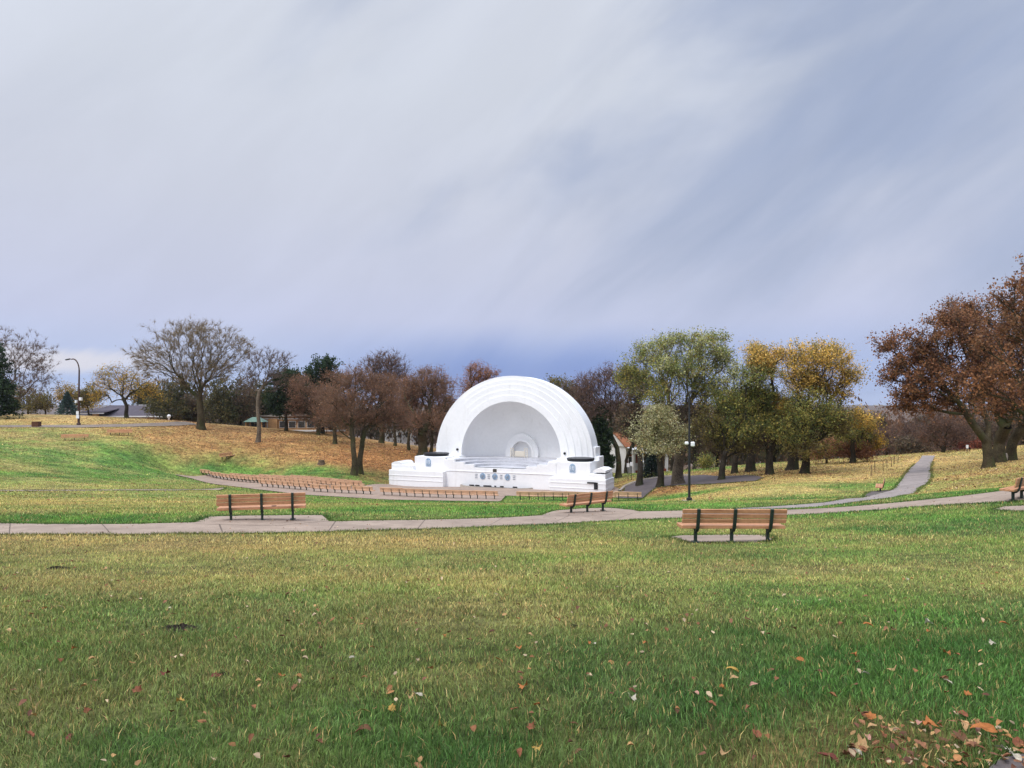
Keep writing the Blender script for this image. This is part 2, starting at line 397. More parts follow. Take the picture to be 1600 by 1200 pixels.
def drape(name, poly, mat_, off=.02, step=1.0, cut=True, kind='structure'):
    poly = [np.asarray(p, float) for p in poly]
    bm = bmesh.new()
    vs = [bm.verts.new((p[0], p[1], 0)) for p in poly]
    for t in tessellate_polygon([[Vector((p[0], p[1], 0)) for p in poly]]):
        bm.faces.new([vs[i] for i in t])
    A = np.array(poly); lo = A.min(0); hi = A.max(0)
    for ax in (0, 1):
        for c in np.arange(lo[ax]+step*.5, hi[ax], step):
            no = (1, 0, 0) if ax == 0 else (0, 1, 0); co = (c, 0, 0) if ax == 0 else (0, c, 0)
            bmesh.ops.bisect_plane(bm, geom=bm.verts[:]+bm.edges[:]+bm.faces[:], plane_co=co, plane_no=no, dist=1e-5)
    bm.verts.ensure_lookup_table()
    z = H(np.array([v.co.x for v in bm.verts]), np.array([v.co.y for v in bm.verts]))+off
    for v, zz in zip(bm.verts, z): v.co.z = zz
    bmesh.ops.recalc_face_normals(bm, faces=bm.faces[:])
    if sum(f.normal.z for f in bm.faces) < 0: bmesh.ops.reverse_faces(bm, faces=bm.faces[:])
    me = bpy.data.meshes.new(name); bm.to_mesh(me); bm.free()
    me.polygons.foreach_set('use_smooth', np.ones(len(me.polygons), bool))
    o = link(name, me, mat_); tag(o, kind=kind)
    if cut: CUT.append([tuple(p) for p in poly])
    return o

ribbon('path', [(-160,838),(0,836),(200,836),(400,834),(500,832),(650,828),(800,822),(1000,812),(1140,808),(1300,802),(1450,791),(1565,785),(1700,776),(1850,768)],
       [(-160,818),(0,818),(200,820),(400,817),(520,815.5),(700,812),(860,805),(1000,799.5),(1100,797.5),(1230,797),(1300,794),(1400,786),(1500,776),(1600,764),(1730,752),(1850,744)], M['concrete'], n=160)
drape('path', [ray(*p) for p in [(300,820),(328,808.5),(420,806.5),(503,806),(514,815.5),(440,822),(380,822)]], M['concrete_plain'], off=.026, step=.5)
drape('path', [ray(*p) for p in [(846,806),(868,798.5),(905,795.5),(950,794),(992,798),(1004,802),(930,806)]], M['concrete_plain'], off=.026, step=.5)
drape('path', [ray(*p) for p in [(1550,797),(1570,792),(1640,789),(1720,789),(1720,799),(1600,800)]], M['concrete_plain'], off=.02, step=.4)
drape('path', [ray(*p) for p in [(1046,840),(1066,837.5),(1140,836.5),(1196,837),(1208,845),(1180,848.5),(1080,848.5)]], M['concrete_plain'], off=.02, step=.4)
ribbon('walkway', [(1150,796.5),(1230,796),(1300,790.5),(1350,783),(1400,778.5),(1428,771),(1442,760),(1455,745),(1453,732),(1457,720),(1461,712)],
       [(1150,795),(1230,790.5),(1300,785),(1350,777),(1372,772),(1396,765),(1408,752),(1414,742),(1424,730),(1436,720),(1441,712)], M['asphalt_path'], off=.024, n=110)
drape('walkway', [ray(*p) for p in [(1350,777.2),(1358,768.5),(1385,766.5),(1394,767)]], M['asphalt_path'], off=.028, step=.7)
ribbon_w('road', [(-160,666.5),(0,666),(120,666.5),(200,665),(260,663),(300,661)], 2.8, M['road'])
ribbon('walkway', [(-100,767),(0,767.4),(150,767),(280,767),(345,766.5)], [(-100,765.6),(0,765.8),(150,765.6),(280,765.4),(352,762)], M['concrete'], off=.02, n=60, m=3)
# seating plaza between the bank and the stage
plaza_near = [(272,741.5),(300,748),(340,757.5),(400,765),(480,774),(600,781),(700,783),(782,784),(790,775),(880,777),(966,778)]
plaza = [ray(*p) for p in plaza_near]+[np.array(p) for p in [(13.0,86.5),(12,91),(-14,101)]]+[ray(*p) for p in [(612,756.5),(585,757),(562,761),(455,750.5),(400,745),(330,740.6)]]
drape('plaza', plaza, M['plaza'], off=.05, step=1.5)
drape('drive', [ray(*p) for p in [(967,779),(969,770),(977,761),(1000,752),(1040,745.5),(1100,742.5),(1160,743.5),(1192,746.5),(1180,752),(1120,756),(1062,758.5),(1026,761.5),(1010,773),(1004,779)]], M['asphalt'], off=.06, step=1.5)
drape('pavement', [ray(*p) for p in [(1530,1230),(1545,1204),(1562,1188),(1600,1181),(1720,1180)]]+[np.array((3.4, 1.2)), np.array((1.9, 1.2))], M['asphalt_near'], off=.01, step=.15)
# a worn kerb along the far side of the drive
def kerb(pix, w=.35, h=.16):
    a = smooth_line(pix, 50); t = np.gradient(a, axis=0); t /= np.linalg.norm(t, axis=1)[:, None]; nrm = np.c_[-t[:, 1], t[:, 0]]
    V = []
    for o_, z in ((0, -.05), (0, h), (w, h), (w, -.05)):
        q = a+nrm*o_; V.append(np.c_[q, H(q[:, 0], q[:, 1])+z])
    n = len(a); i = np.arange(n-1); Q = [np.c_[k*n+i, k*n+i+1, (k+1)*n+i+1, (k+1)*n+i] for k in range(3)]
    tag(link('kerb', np_mesh('kerb', np.concatenate(V), quads=np.concatenate(Q)), M['stone']), kind='structure')
kerb([(970,768),(978,760),(1000,751.5),(1040,745),(1075,743)])

# ------------------------------------------------------------------ ground sheet
def build_ground():
    g = [-60, -40, -25, -15, -8, -4, -1.5, 0, 1]
    d = 1.4
    while d < 175: g.append(d); d *= 1.0135
    while d < 5200: g.append(d); d *= 1.12
    g = np.array(g); nc = 300
    t = np.linspace(-1, 1, nc); t = np.sign(t)*np.abs(t)**1.15
    X = t[None, :]*(np.maximum(g, 0)*1.0+26)[:, None]; Y = np.repeat(g[:, None], nc, 1)
    x = X.ravel(); y = Y.ravel()
    z = H(x, y)
    z += (fbm(x, y, 2.5, 3)-.5)*.05*np.clip(y/10, .4, 1)+(y > 180)*(fbm(x, y, 260, 4)-.5)*20
    for p in CUT:
        A = np.array(p); box = (x > A[:, 0].min()) & (x < A[:, 0].max()) & (y > A[:, 1].min()) & (y < A[:, 1].max())
        ii = np.where(box)[0]
        k = inside(x[ii], y[ii], p); z[ii[k]] -= .06
    dry, lit = cover(x, y)
    c = cover_col(x, y, dry, lit)
    far = np.clip((y-120)/60, 0, 1)[:, None]
    wood = srgb(112, 98, 88)*(.8+.4*fbm(x, y, 60, 3))[:, None]
    c = c*(1-far)+wood*far
    thatch = np.clip((34-y)/18, 0, 1)[:, None]*.6      # bare thatch and soil between the blades that are modelled
    c = c*(1-thatch)+srgb(50, 52, 32)*thatch
    nr = len(g); i, j = np.meshgrid(np.arange(nr-1), np.arange(nc-1), indexing='ij')
    a = (i*nc+j).ravel()
    o = link('ground', np_mesh('ground', np.c_[x, y, z], quads=np.c_[a, a+1, a+nc+1, a+nc], col=c, smooth=True), M['turf'])
    tag(o, kind='structure')
build_ground()

def in_cut(x, y, grow=0.0):
    c = np.zeros(len(x), bool)
    for p in CUT:
        A = np.array(p); ii = np.where((x > A[:, 0].min()) & (x < A[:, 0].max()) & (y > A[:, 1].min()) & (y < A[:, 1].max()))[0]
        if len(ii): c[ii] |= inside(x[ii], y[ii], p)
    return c

# far hills beyond the valley
def far_hills():
    for y0, hgt, sc, colr, seed in ((900, 26, 240, srgb(96, 80, 68), 1), (1900, 32, 500, srgb(94, 80, 70), 2), (3600, 34, 900, srgb(92, 82, 74), 3)):
        xs = np.linspace(-y0*1.3, y0*1.3, 260); rows = np.linspace(0, 1, 14)
        X, T = np.meshgrid(xs, rows); Yy = y0+T*y0*.35
        base = -38
        prof = np.sin(T*math.pi*.5)
        Z = base+prof*(hgt+ (fbm(X.ravel()+seed*1000, Yy.ravel()*.3, sc, 4).reshape(X.shape)-.5)*hgt*.8) + (fbm(X.ravel(), Yy.ravel(), y0*.014, 3).reshape(X.shape)-.5)*y0*.005
        n = len(xs); i, j = np.meshgrid(np.arange(13), np.arange(n-1), indexing='ij'); a = (i*n+j).ravel()
        c = colr*(.75+.5*fbm(X.ravel()*1.0, Yy.ravel(), y0*.02, 3))[:, None]
        tag(link('hills', np_mesh('hills', np.c_[X.ravel(), Yy.ravel(), Z.ravel()], quads=np.c_[a, a+1, a+n+1, a+n], col=c, smooth=True), M['turf']), kind='structure')
far_hills()
# ------------------------------------------------------------------ turf blades
def build_grass():
    Vs = []; Q = []; T = []; C = []; n0 = 0
    zones = [(1.7, 3.4, 8500, .0036, .058), (3.4, 6, 5200, .005, .054), (6, 10, 2300, .008, .055), (10, 16, 950, .013, .06),
             (16, 24, 420, .022, .075), (24, 40, 150, .04, .085), (40, 78, 40, .07, .10), (78, 118, 9, .15, .13)]
    for D0, D1, den, w, ln in zones:
        hw = .75*D1+3
        n = int(2*hw*(D1-D0)*den)
        x = rng.uniform(-hw, hw, n); y = rng.uniform(D0, D1, n)
        k = np.abs(x) < .75*y+3; x = x[k]; y = y[k]
        k = ~in_cut(x, y); x = x[k]; y = y[k]
        dry, lit = cover(x, y)
        k = rng.random(len(x)) > lit*.85; x = x[k]; y = y[k]; dry = dry[k]; lit = lit[k]
        n = len(x); z = H(x, y)-.01
        tuft = fbm(x, y, .22, 2)
        L = ln*rng.uniform(.6, 1.3, n)*(.8+.4*tuft)*(1-.2*dry)
        a = rng.uniform(0, 2*np.pi, n); b = rng.uniform(0, 2*np.pi, n)
        le = rng.uniform(.1, .95, n)
        wind = fbm(x+70, y-12, .5, 2)*2*np.pi*2
        lx = np.cos(b)*le*.85+np.cos(wind)*.14; ly = np.sin(b)*le*.85+np.sin(wind)*.14
        ww = w*rng.uniform(.6, 1.25, n)/2
        ax = np.cos(a)*ww; ay = np.sin(a)*ww
        c = cover_col(x, y, dry*.9, np.zeros(n))
        st = rng.random(n) < (.05+.28*dry); c[st] = STRAW*rng.uniform(.55, 1.0, (st.sum(), 1))
        c = c*(.42+1.5*rng.random((n, 1))**1.25)*(1.12+.55*np.clip((y-3)/7, 0, 1))[:, None]*rng.uniform(.92, 1.08, (n, 3))
        base = np.c_[x, y, z]
        A = np.c_[ax, ay, np.zeros(n)]
        tip = base+np.c_[lx*L, ly*L, L*np.sqrt(np.clip(1-(lx**2+ly**2)*.6, .15, 1))]
        if D1 <= 10:
            mid = base+np.c_[lx*L*.3, ly*L*.3, L*.55]
            V = np.stack([base-A, base+A, mid+A*.85, mid-A*.85, tip], 1).reshape(-1, 3)
            i = n0+np.arange(n)*5
            Q.append(np.c_[i, i+1, i+2, i+3]); T.append(np.c_[i+3, i+2, i+4]); C.append(np.repeat(c, 5, 0)); n0 += 5*n
        else:
            V = np.stack([base-A, base+A, tip], 1).reshape(-1, 3); i = n0+np.arange(n)*3
            T.append(np.c_[i, i+1, i+2]); C.append(np.repeat(c, 3, 0)); n0 += 3*n
        Vs.append(V)
    # taller unmown fringe where the turf meets the paths
    ex = []; 
    for ip, p in enumerate(CUT):
        A = np.array(p); B = np.roll(A, -1, 0); d = B-A; ln_ = np.linalg.norm(d, axis=1)
        for a_, d_, l_ in zip(A, d, ln_):
            if l_ < 1e-4 or a_[1] > 75: continue
            m = int(l_*(1500/(1+a_[1]*.16)))
            t = rng.random(m); nrm = np.array([-d_[1], d_[0]])/l_
            ex.append(np.c_[a_+t[:, None]*d_+nrm*rng.normal(0, .10, (m, 1)), np.full(m, ip)])
    ex = np.concatenate(ex); oth = np.zeros(len(ex), bool)
    for ip, p in enumerate(CUT):
        A = np.array(p); ii = np.where((ex[:, 2] != ip) & (ex[:, 0] > A[:, 0].min()) & (ex[:, 0] < A[:, 0].max()) & (ex[:, 1] > A[:, 1].min()) & (ex[:, 1] < A[:, 1].max()))[0]
        if len(ii): oth[ii] |= inside(ex[ii, 0], ex[ii, 1], p)
    ex = ex[~oth, :2]; kk = ~in_cut(ex[:, 0], ex[:, 1]) | ((rng.random(len(ex)) < .5) & (fbm(ex[:, 0], ex[:, 1], .5, 2) > .52)); ex = ex[kk]; n = len(ex)
    x, y = ex.T; base = np.c_[x, y, H(x, y)-.02]; L = rng.uniform(.05, .105, n)
    b = rng.uniform(0, 6.28, n); le = rng.uniform(.1, .75, n); a = rng.uniform(0, 6.28, n); ww = (.003+.0007*y)*rng.uniform(.6, 1.2, n)
    A = np.c_[np.cos(a)*ww, np.sin(a)*ww, np.zeros(n)]; tip = base+np.c_[np.cos(b)*le*L, np.sin(b)*le*L, L]
    c = cover_col(x, y, cover(x, y)[0]*.45, np.zeros(n))*rng.uniform(.55, 1.2, (n, 1))
    i = n0+np.arange(n)*3; T.append(np.c_[i, i+1, i+2]); C.append(np.repeat(c, 3, 0)); Vs.append(np.stack([base-A, base+A, tip], 1).reshape(-1, 3)); n0 += 3*n
    o = link('grass', np_mesh('grass', np.concatenate(Vs), quads=np.concatenate(Q), tris=np.concatenate(T), col=np.concatenate(C)), M['grass'])
    tag(o, kind='stuff')
build_grass()

LEAFCOL = [srgb(160, 112, 70), srgb(132, 88, 58), srgb(182, 142, 94), srgb(112, 74, 56), srgb(190, 166, 134), srgb(142, 98, 70)]
def build_litter():
    P = []; Sz = []
    n = 260000; x = rng.uniform(-85, 70, n); y = rng.uniform(38, 122, n)
    k = np.abs(x) < .76*y+4; x = x[k]; y = y[k]; k = ~in_cut(x, y); x = x[k]; y = y[k]
    dry, lit = cover(x, y); k = rng.random(len(x)) < lit**1.7*.7; P.append(np.c_[x[k], y[k]]); Sz.append(rng.uniform(.09, .2, k.sum()))
    n = 2600; y = 3+47*rng.random(n)**1.2; x = rng.uniform(-1, 1, n)*(.76*y+2); P.append(np.c_[x, y]); Sz.append(rng.uniform(.025, .05, n)*(1+y/60))
    # the drift of leaves at the pavement's edge
    for _ in range(240):
        q = ray(rng.uniform(1330, 1690), 1128+rng.random()**.7*85); P.append(q[None]); Sz.append(np.array([rng.uniform(.018, .045)]))
    P = np.concatenate(P); Sz = np.concatenate(Sz); n = len(P)
    z = H(P[:, 0], P[:, 1])+rng.uniform(.015, .06, n)
    a = rng.uniform(0, 6.28, n); t = rng.uniform(-.6, .6, (n, 2))
    u = np.c_[np.cos(a), np.sin(a), t[:, 0]]*Sz[:, None]*.5; v = np.c_[-np.sin(a), np.cos(a), t[:, 1]*.5]*Sz[:, None]*rng.uniform(.22, .42, (n, 1))
    up = np.c_[np.zeros((n, 2)), Sz*rng.uniform(.0, .45, n)]; c0 = np.c_[P, z]
    sk = rng.uniform(-.35, .35, (n, 1))
    V = np.stack([c0-u, c0-u*.35-v+up, c0+u*(.35+sk*.4)-v*.8+up*.8, c0+u+up*.3, c0+u*.3+v*.9+up, c0-u*(.4+sk*.4)+v+up*.7], 1).reshape(-1, 3)
    i = np.arange(n)*6
    c = np.array(LEAFCOL)[rng.integers(0, 6, n)]*rng.uniform(.5, 1.05, (n, 1))
    q1 = np.c_[i, i+1, i+2, i+3]; q2 = np.c_[i, i+3, i+4, i+5]
    tag(link('leaf_litter', np_mesh('leaf_litter', V, quads=np.r_[q1, q2], col=np.repeat(c, 6, 0)), M['fallen']), kind='stuff')
build_litter()

# ------------------------------------------------------------------ single fallen leaves in the foreground
def leaf_mesh(kind, seed, col):
    r = np.random.default_rng(seed)
    out = []
    if kind == 'lobed':
        lob = [(-90, .3), (-62, .5), (-38, .7), (-22, .56), (0, .82), (14, .74), (30, .58), (52, .88), (70, .74), (90, 1.0)]
        pts = [(rr*math.cos(R(a)), rr*math.sin(R(a))) for a, rr in lob]+[(-rr*math.cos(R(a)), rr*math.sin(R(a))) for a, rr in lob[-2::-1]][:-1]
    else:
        pts = [(.42*math.sin(t)*(1.1-.25*math.cos(t)), -math.cos(t)) for t in np.linspace(0, 2*math.pi, 17)[:-1]]
    pts = np.array(pts)*.5*(1+r.uniform(-.1, .1, (len(pts), 1)))
    cur = r.uniform(1.0, 2.3); tw = r.uniform(-1.1, 1.1); ph = r.uniform(0, 6)
    def z(p): return cur*.55*p[0]**2*2-.3*cur*p[1]**2+tw*p[0]*p[1]+.05*math.sin(9*p[1]+ph)
    V = [(0, 0, z((0, 0)))]; n = len(pts)
    for f in (.5, 1): V += [(p[0]*f, p[1]*f, z(p*f)+(.03*math.sin(5*i+ph) if f == 1 else 0)) for i, p in enumerate(pts)]
    V = np.array(V); T = [(0, 1+i, 1+(i+1) % n) for i in range(n)]; Q = [(1+i, 1+n+i, 1+n+(i+1) % n, 1+(i+1) % n) for i in range(n)]
    m = len(V); V = np.r_[V, [(-.012, -.42, V[0, 2]*.5), (.012, -.42, V[0, 2]*.5), (.03, -.85, .12), (.015, -.85, .14)]]
    Q.append((m, m+1, m+2, m+3))
    V[:, 2] -= V[:, 2].min()
    col = col*.82
    c = np.repeat(col[None], len(V), 0)*r.uniform(.75, 1.2, (len(V), 1)); c[0] *= .7
    return np_mesh('fallen_leaf', V, quads=Q, tris=T, col=c, smooth=True)
LC = {'orange': srgb(176, 110, 60), 'rust': srgb(138, 84, 58), 'tan': srgb(190, 152, 108), 'pale': srgb(196, 186, 166), 'red': srgb(112, 58, 48), 'brown': srgb(112, 78, 54), 'yellow': srgb(184, 146, 74), 'pink': srgb(190, 140, 124), 'olive': srgb(140, 128, 66)}
LM = {}
for i, (k, c) in enumerate(LC.items()):
    for kind in ('lobed', 'oval'):
        LM[k, kind] = [leaf_mesh(kind, 10*i+j+(100 if kind == 'oval' else 0), c) for j in range(2)]
LEAVES = [  # px, py, colour, kind, size in photo px, where
 (1360,1128,'orange','lobed',30,'at the head of the drift beside a dry grass tuft'),(1345,1122,'rust','lobed',26,'beneath an orange leaf left of the drift'),(1363,1143,'tan','oval',20,'under the orange leaf at the head of the drift'),
 (1391,1149,'tan','oval',26,'just left of the dry grass tuft'),(1356,1160,'pink','oval',22,'in the leaf drift left of the tuft'),(1380,1158,'rust','oval',24,'in the drift beside a purple-pink leaf'),
 (1450,1142,'orange','lobed',36,'just right of the dry grass tuft'),(1438,1138,'pink','oval',24,'touching an orange leaf right of the tuft'),(1503,1126,'rust','oval',34,'standing on edge near the pavement corner'),
 (1508,1142,'tan','oval',28,'leaning against a rust leaf near the pavement'),(1537,1150,'orange','oval',46,'largest one, curled beside the pavement corner'),(1524,1146,'pink','oval',22,'between two curled leaves near the pavement'),
 (1522,1172,'tan','lobed',36,'flat on the pavement edge'),(1590,1172,'rust','oval',44,'at the very corner of the pavement'),(1571,1181,'pale','lobed',40,'lying on the asphalt at the corner'),(1585,1190,'pale','oval',30,'beside another pale one on the asphalt'),
 (1350,1177,'tan','lobed',40,'at the bottom of the drift on bare soil'),(1338,1183,'pale','oval',22,'at the bottom left of the drift'),(1292,1192,'red','oval',42,'in the grass at the lower edge left of the drift'),(1373,1180,'rust','oval',24,'right of a tan leaf on bare soil'),
 (1325,1190,'brown','lobed',28,'in the dark grass left of the drift'),(1502,1160,'brown','oval',34,'half buried in the drift near the pavement'),(1475,1165,'brown','lobed',30,'in the middle of the drift right of the tuft'),(1130,1187,'tan','lobed',26,'in the grass at the lower edge, alone'),
 (1144,1053,'yellow','oval',26,'on dark grass below the nearest bench'),(1147,1066,'tan','oval',18,'beneath a yellow leaf on dark grass'),(1129,1080,'orange','lobed',18,'close to a larger rust leaf'),(1111,1108,'rust','oval',26,'upright on the grass, alone'),
 (1086,1090,'pink','oval',18,'left of the upright rust leaf'),(1057,1118,'brown','oval',20,'left of the upright rust leaf, lower'),(1182,1155,'rust','oval',34,'in the long grass near the lower edge'),(1178,1076,'pink','oval',16,'right of a yellow leaf on dark grass'),
 (1280,1056,'red','oval',20,'alone in dark grass, reddest around'),(1250,1038,'orange','oval',20,'beside a pale fleck on dark grass'),(1335,1030,'orange','lobed',18,'near a dark hollow in the grass'),(1340,1040,'red','oval',18,'below an orange leaf near a dark hollow'),
 (1397,1053,'tan','lobed',26,'in open grass above the drift'),(1352,1060,'pale','oval',20,'standing in open grass above the drift'),(1475,1068,'brown','oval',24,'beside a pale leaf above the pavement'),(1482,1072,'pale','oval',18,'beside a brown leaf above the pavement'),
 (1450,980,'pale','lobed',24,'large and bleached, far out in the lawn'),(1450,992,'orange','oval',16,'just below the bleached leaf'),(1478,1026,'orange','lobed',20,'on grass below the bleached leaf'),(1512,1092,'orange','lobed',22,'on grass above the pavement'),
 (1550,1011,'pale','lobed',16,'near the side of the lawn, bleached'),(1568,980,'orange','oval',18,'near the side of the lawn, far out'),(1357,983,'orange','oval',20,'left of the bleached leaf far out'),(1396,988,'red','oval',18,'between bleached and orange leaves far out'),
 (1417,908,'pale','oval',10,'small and white, out in the mid lawn'),(1008,1010,'orange','oval',16,'in the middle lawn'),(1168,972,'brown','lobed',16,'under the nearest bench, down the lawn'),
 (550,1033,'pale','oval',16,'bright white on green lawn'),(565,1120,'olive','oval',32,'large and curled near the lower edge'),(610,1114,'yellow','lobed',22,'right of the large curled olive leaf'),(570,1146,'brown','oval',26,'below the large curled olive leaf'),
 (690,1143,'olive','lobed',24,'above a bleached straw patch'),(560,1150,'red','oval',20,'below the curled olive leaf, reddest'),(640,1097,'tan','lobed',18,'beside a white leaf in the grass'),(655,1092,'pale','oval',16,'beside a tan leaf in the grass'),
 (820,1080,'orange','lobed',26,'at the end of a tan trail of leaves'),(832,1145,'rust','lobed',24,'in dark grass near the lower middle'),(805,1115,'rust','oval',20,'in dark grass, lower middle'),(838,1108,'orange','lobed',20,'up from a rust leaf, lower middle'),
 (842,1177,'yellow','lobed',30,'at the lower edge, yellow-orange'),(811,1185,'rust','oval',26,'at the lower edge left of a yellow-orange leaf'),(905,1183,'brown','oval',20,'at the lower edge, dull'),(897,1138,'brown','oval',16,'in the grass, dull and small'),
 (988,1098,'pale','lobed',20,'below a small red leaf'),(987,1085,'red','oval',16,'above a pale lobed leaf'),(928,1011,'pale','oval',14,'next to an orange one in mid lawn'),(921,1010,'orange','oval',12,'next to a white one in mid lawn'),
 (810,1018,'orange','lobed',20,'end of a short row in mid lawn'),(790,1021,'rust','oval',14,'start of a short row in mid lawn'),(779,1038,'orange','oval',18,'upright in mid lawn'),(750,1048,'olive','lobed',20,'flat in mid lawn'),
 (828,997,'tan','oval',14,'small in mid lawn'),(870,972,'orange','oval',14,'small above a dark clod'),(650,978,'rust','oval',14,'above a pink leaf in mid lawn'),(653,990,'pink','oval',14,'below a rust leaf in mid lawn'),(693,999,'orange','lobed',14,'right of a pink leaf in mid lawn'),
 (581,1017,'orange','oval',14,'above the bright white leaf'),(440,1062,'orange','lobed',20,'between dark hollow and the lower middle'),(337,1062,'red','oval',22,'at a dark hollow in the left lawn'),(260,1060,'red','lobed',22,'left of the dark hollow'),
 (216,1086,'rust','lobed',24,'in the left lawn'),(281,1104,'yellow','lobed',22,'in the left lawn, brightest'),(137,1120,'rust','lobed',20,'in the left lawn, low'),(109,1160,'red','oval',24,'low on the left, standing'),(45,1155,'rust','oval',28,'low on the left, dark'),
 (98,1038,'rust','lobed',16,'left lawn, above'),(115,1020,'orange','lobed',16,'at the end of a long dark hollow on the left'),(70,955,'orange','oval',12,'far left lawn, small'),(15,990,'tan','oval',14,'at the far left of the lawn'),(417,1166,'red','oval',18,'lower left, small and dark'),
 (165,893,'tan','lobed',16,'beside the upper molehill'),(264,954,'pale','oval',12,'above the lower molehill')]
for px, py, c, kind, s, where in LEAVES:
    x, y = ray(px, py)
    o = bpy.data.objects.new('fallen_leaf', random.choice(LM[c, kind])); COL.objects.link(o)
    if not o.data.materials: o.data.materials.append(M['fallen'])
    k = max(.036, s*y/F*.8)
    o.location = (x, y, h1(x, y)+(.022 if y < 1e9 and not in_cut(np.array([x]), np.array([y]))[0] else .015)); o.scale = (k, k, k)
    o.rotation_euler = (random.uniform(-.6, .2)+.25, random.uniform(-.5, .5), random.uniform(0, 6.28))
    nm = {'lobed': 'lobed', 'oval': 'oval'}[kind]
    tag(o, f'{c} {nm} fallen leaf {where}', 'fallen leaf', 'fallen leaves on the lawn')

def molehill(px, py, wpx, label, seed):
    x, y = ray(px, py); rad = wpx*y/F/2; n = 26; m = 9
    r = np.random.default_rng(seed); V = []
    for j in range(m):
        f = j/(m-1)
        for k in range(n):
            a = 2*math.pi*k/n; q = rad*(1-f)*(1+.25*math.sin(2*a+seed)+.12*math.sin(5*a))
            V.append((q*math.cos(a), q*math.sin(a)*1.1, rad*.30*math.sin(f*math.pi/2)*(1+r.uniform(-.25, .25))-.02+r.uniform(0, .02)))
    Q = [(j*n+k, j*n+(k+1) % n, (j+1)*n+(k+1) % n, (j+1)*n+k) for j in range(m-1) for k in range(n)]
    o = link('molehill', np_mesh('molehill', V, quads=Q), M['soil']); o.location = (x, y, h1(x, y)); tag(o, label, 'molehill')
molehill(88, 889, 30, 'small dark soil mound on the dry grass below the left path', 1)
molehill(281, 984, 56, 'widest dark molehill of crumbled soil in the left lawn', 2)
molehill(1543, 917, 12, 'tiny dark soil clod in the lawn near the right bench', 3)
molehill(899, 980, 24, 'low dark soil clod in the middle of the lawn', 4)
molehill(345, 1056, 30, 'dark soil hollow with a red leaf beside it, left lawn', 5)

# ------------------------------------------------------------------ benches
def planks(ctr_list, L, bev=.006):
    m = MB()
    for (y, z, dy, dz, tilt) in ctr_list:
        m.box((0, y, z), (L, dy, dz), Matrix.Rotation(tilt, 3, 'X'), bev)
    return m
def make_bench(name, wood, fine=True, L=2.44, lean=12, th=.042):
    r = empty(name, (0, 0, 0))
    t = R(-lean)
    planks([(.06, .375, .14, .072, 0), (.21, .37, .14, .072, 0), (.36, .375, .14, .072, 0)], L).build('seat', wood, r)
    planks([(-.035, .525, th, .098, -t), (-.06, .640, th, .098, -t), (-.085, .755, th, .098, -t*(1 if fine else 1.6))], L).build('backrest', wood, r)
    for s in (-.35*L, 0, .35*L):
        m = MB()
        m.box((s, .13, .14), (.065, .09, .32), None, .01 if fine else 0)                  # post
        m.box((s, .22, .318), (.055, .40, .04), Matrix.Rotation(R(3), 3, 'X'))          # seat bearer
        pts = [(s, .14, .25), (s, .03, .29), (s, -.035, .36), (s, -.07, .47), (s, -.135, .80)] if fine else [(s, .14, .25), (s, .02, .29), (s, -.05, .36), (s, -.08, .47), (s, -.105, .70)]
        a = [Vector(p) for p in pts]
        for p, q in zip(a[:-1], a[1:]):
            d = (q-p); m.box((p+q)/2, (.07 if fine else .045, .05, d.length+.02), Matrix.Rotation(-math.atan2(d.y, d.z), 3, 'X'))
        lg = m.build('leg', M['iron'], r)
        if fine:
            MB().box((s, .13, .012), (.16, .2, .02), None, .004).build('foot_plate', M['iron'], lg)
    return r
def place(o, px, D, head, label, group=None, cat='bench', roll=0.0, z=0.0):
    o.location = at(px, D)+Vector((0, 0, z)); o.rotation_euler = (0, R(roll), R(head)); tag(o, label, cat, group)
G_ = 'timber benches along the paths'
b1 = make_bench('park_bench', M['wood'])
b2 = copy_tree(b1); b3 = copy_tree(b1); b4 = copy_tree(b1); b5 = copy_tree(b1)
place(b1, 1146, 16.5, 2, 'nearest timber park bench on its own small concrete pad in the lawn', G_, roll=.5)
place(b2, 409, 20.6, 14, 'timber park bench on the left path pad with a dark plaque on its seat', G_)
place(b3, 921, 28.6, 36, 'timber park bench turned sideways on the pad in front of the bandshell', G_)
place(b4, 1603, 25.0, 38, 'timber park bench cut off at the right edge beside the path', G_)
place(b5, 1379, 49, 62, 'timber bench seen end-on beside the curving asphalt walkway', G_)
MB().box((.33, .10, .413), (.13, .08, .02)).build('plaque', M['dark'], b2)
hb = make_bench('hillside_bench', M['wood'], False, 3.2)
place(hb, 117, 95, -158, 'lower of two wooden benches on the grassy left hillside below the road', 'benches on the left hillside')
h2 = copy_tree(hb); place(h2, 187, 101, -160, 'upper wooden bench on the left hillside between the lamp and bare tree', 'benches on the left hillside')
h3 = copy_tree(hb); place(h3, 353, 100, -100, 'wooden bench seen end-on on the hillside above the seating rows', 'benches on the left hillside')
# rows of benches on the plaza
rb = make_bench('audience_bench', M['wood_row'], False, 2.46, 8, .065)
used = [False]
ORD = ['first', 'second', 'third', 'fourth', 'fifth', 'sixth', 'seventh', 'eighth', 'ninth', 'tenth', 'eleventh', 'twelfth']
def audience(x, y, head, label):
    o = rb if not used[0] else copy_tree(rb); used[0] = True
    o.location = (x, y, h1(x, y)+.05); o.rotation_euler = (0, 0, R(head)); tag(o, label, 'bench', 'audience benches in front of the bandshell')
def line_row(pa, pb, text):
    A = P3(pa[0], 0, pa[1])[:2]; B = P3(pb[0], 0, pb[1])[:2]; d = B-A; hd = math.degrees(math.atan2(d[1], d[0])); n = max(1, round(np.linalg.norm(d)/2.5))
    for i in range(n):
        p = A+d*(i+.5)/n
        audience(p[0], p[1], hd, text.format(ORD[i]))
line_row((404, 79.5), (482, 75.6), 'slatted bench, {} from the left of the short front row beside the pale walkway')
line_row((313, 94), (500, 79), 'slatted bench, {} from the left of the longest row starting at the far left')
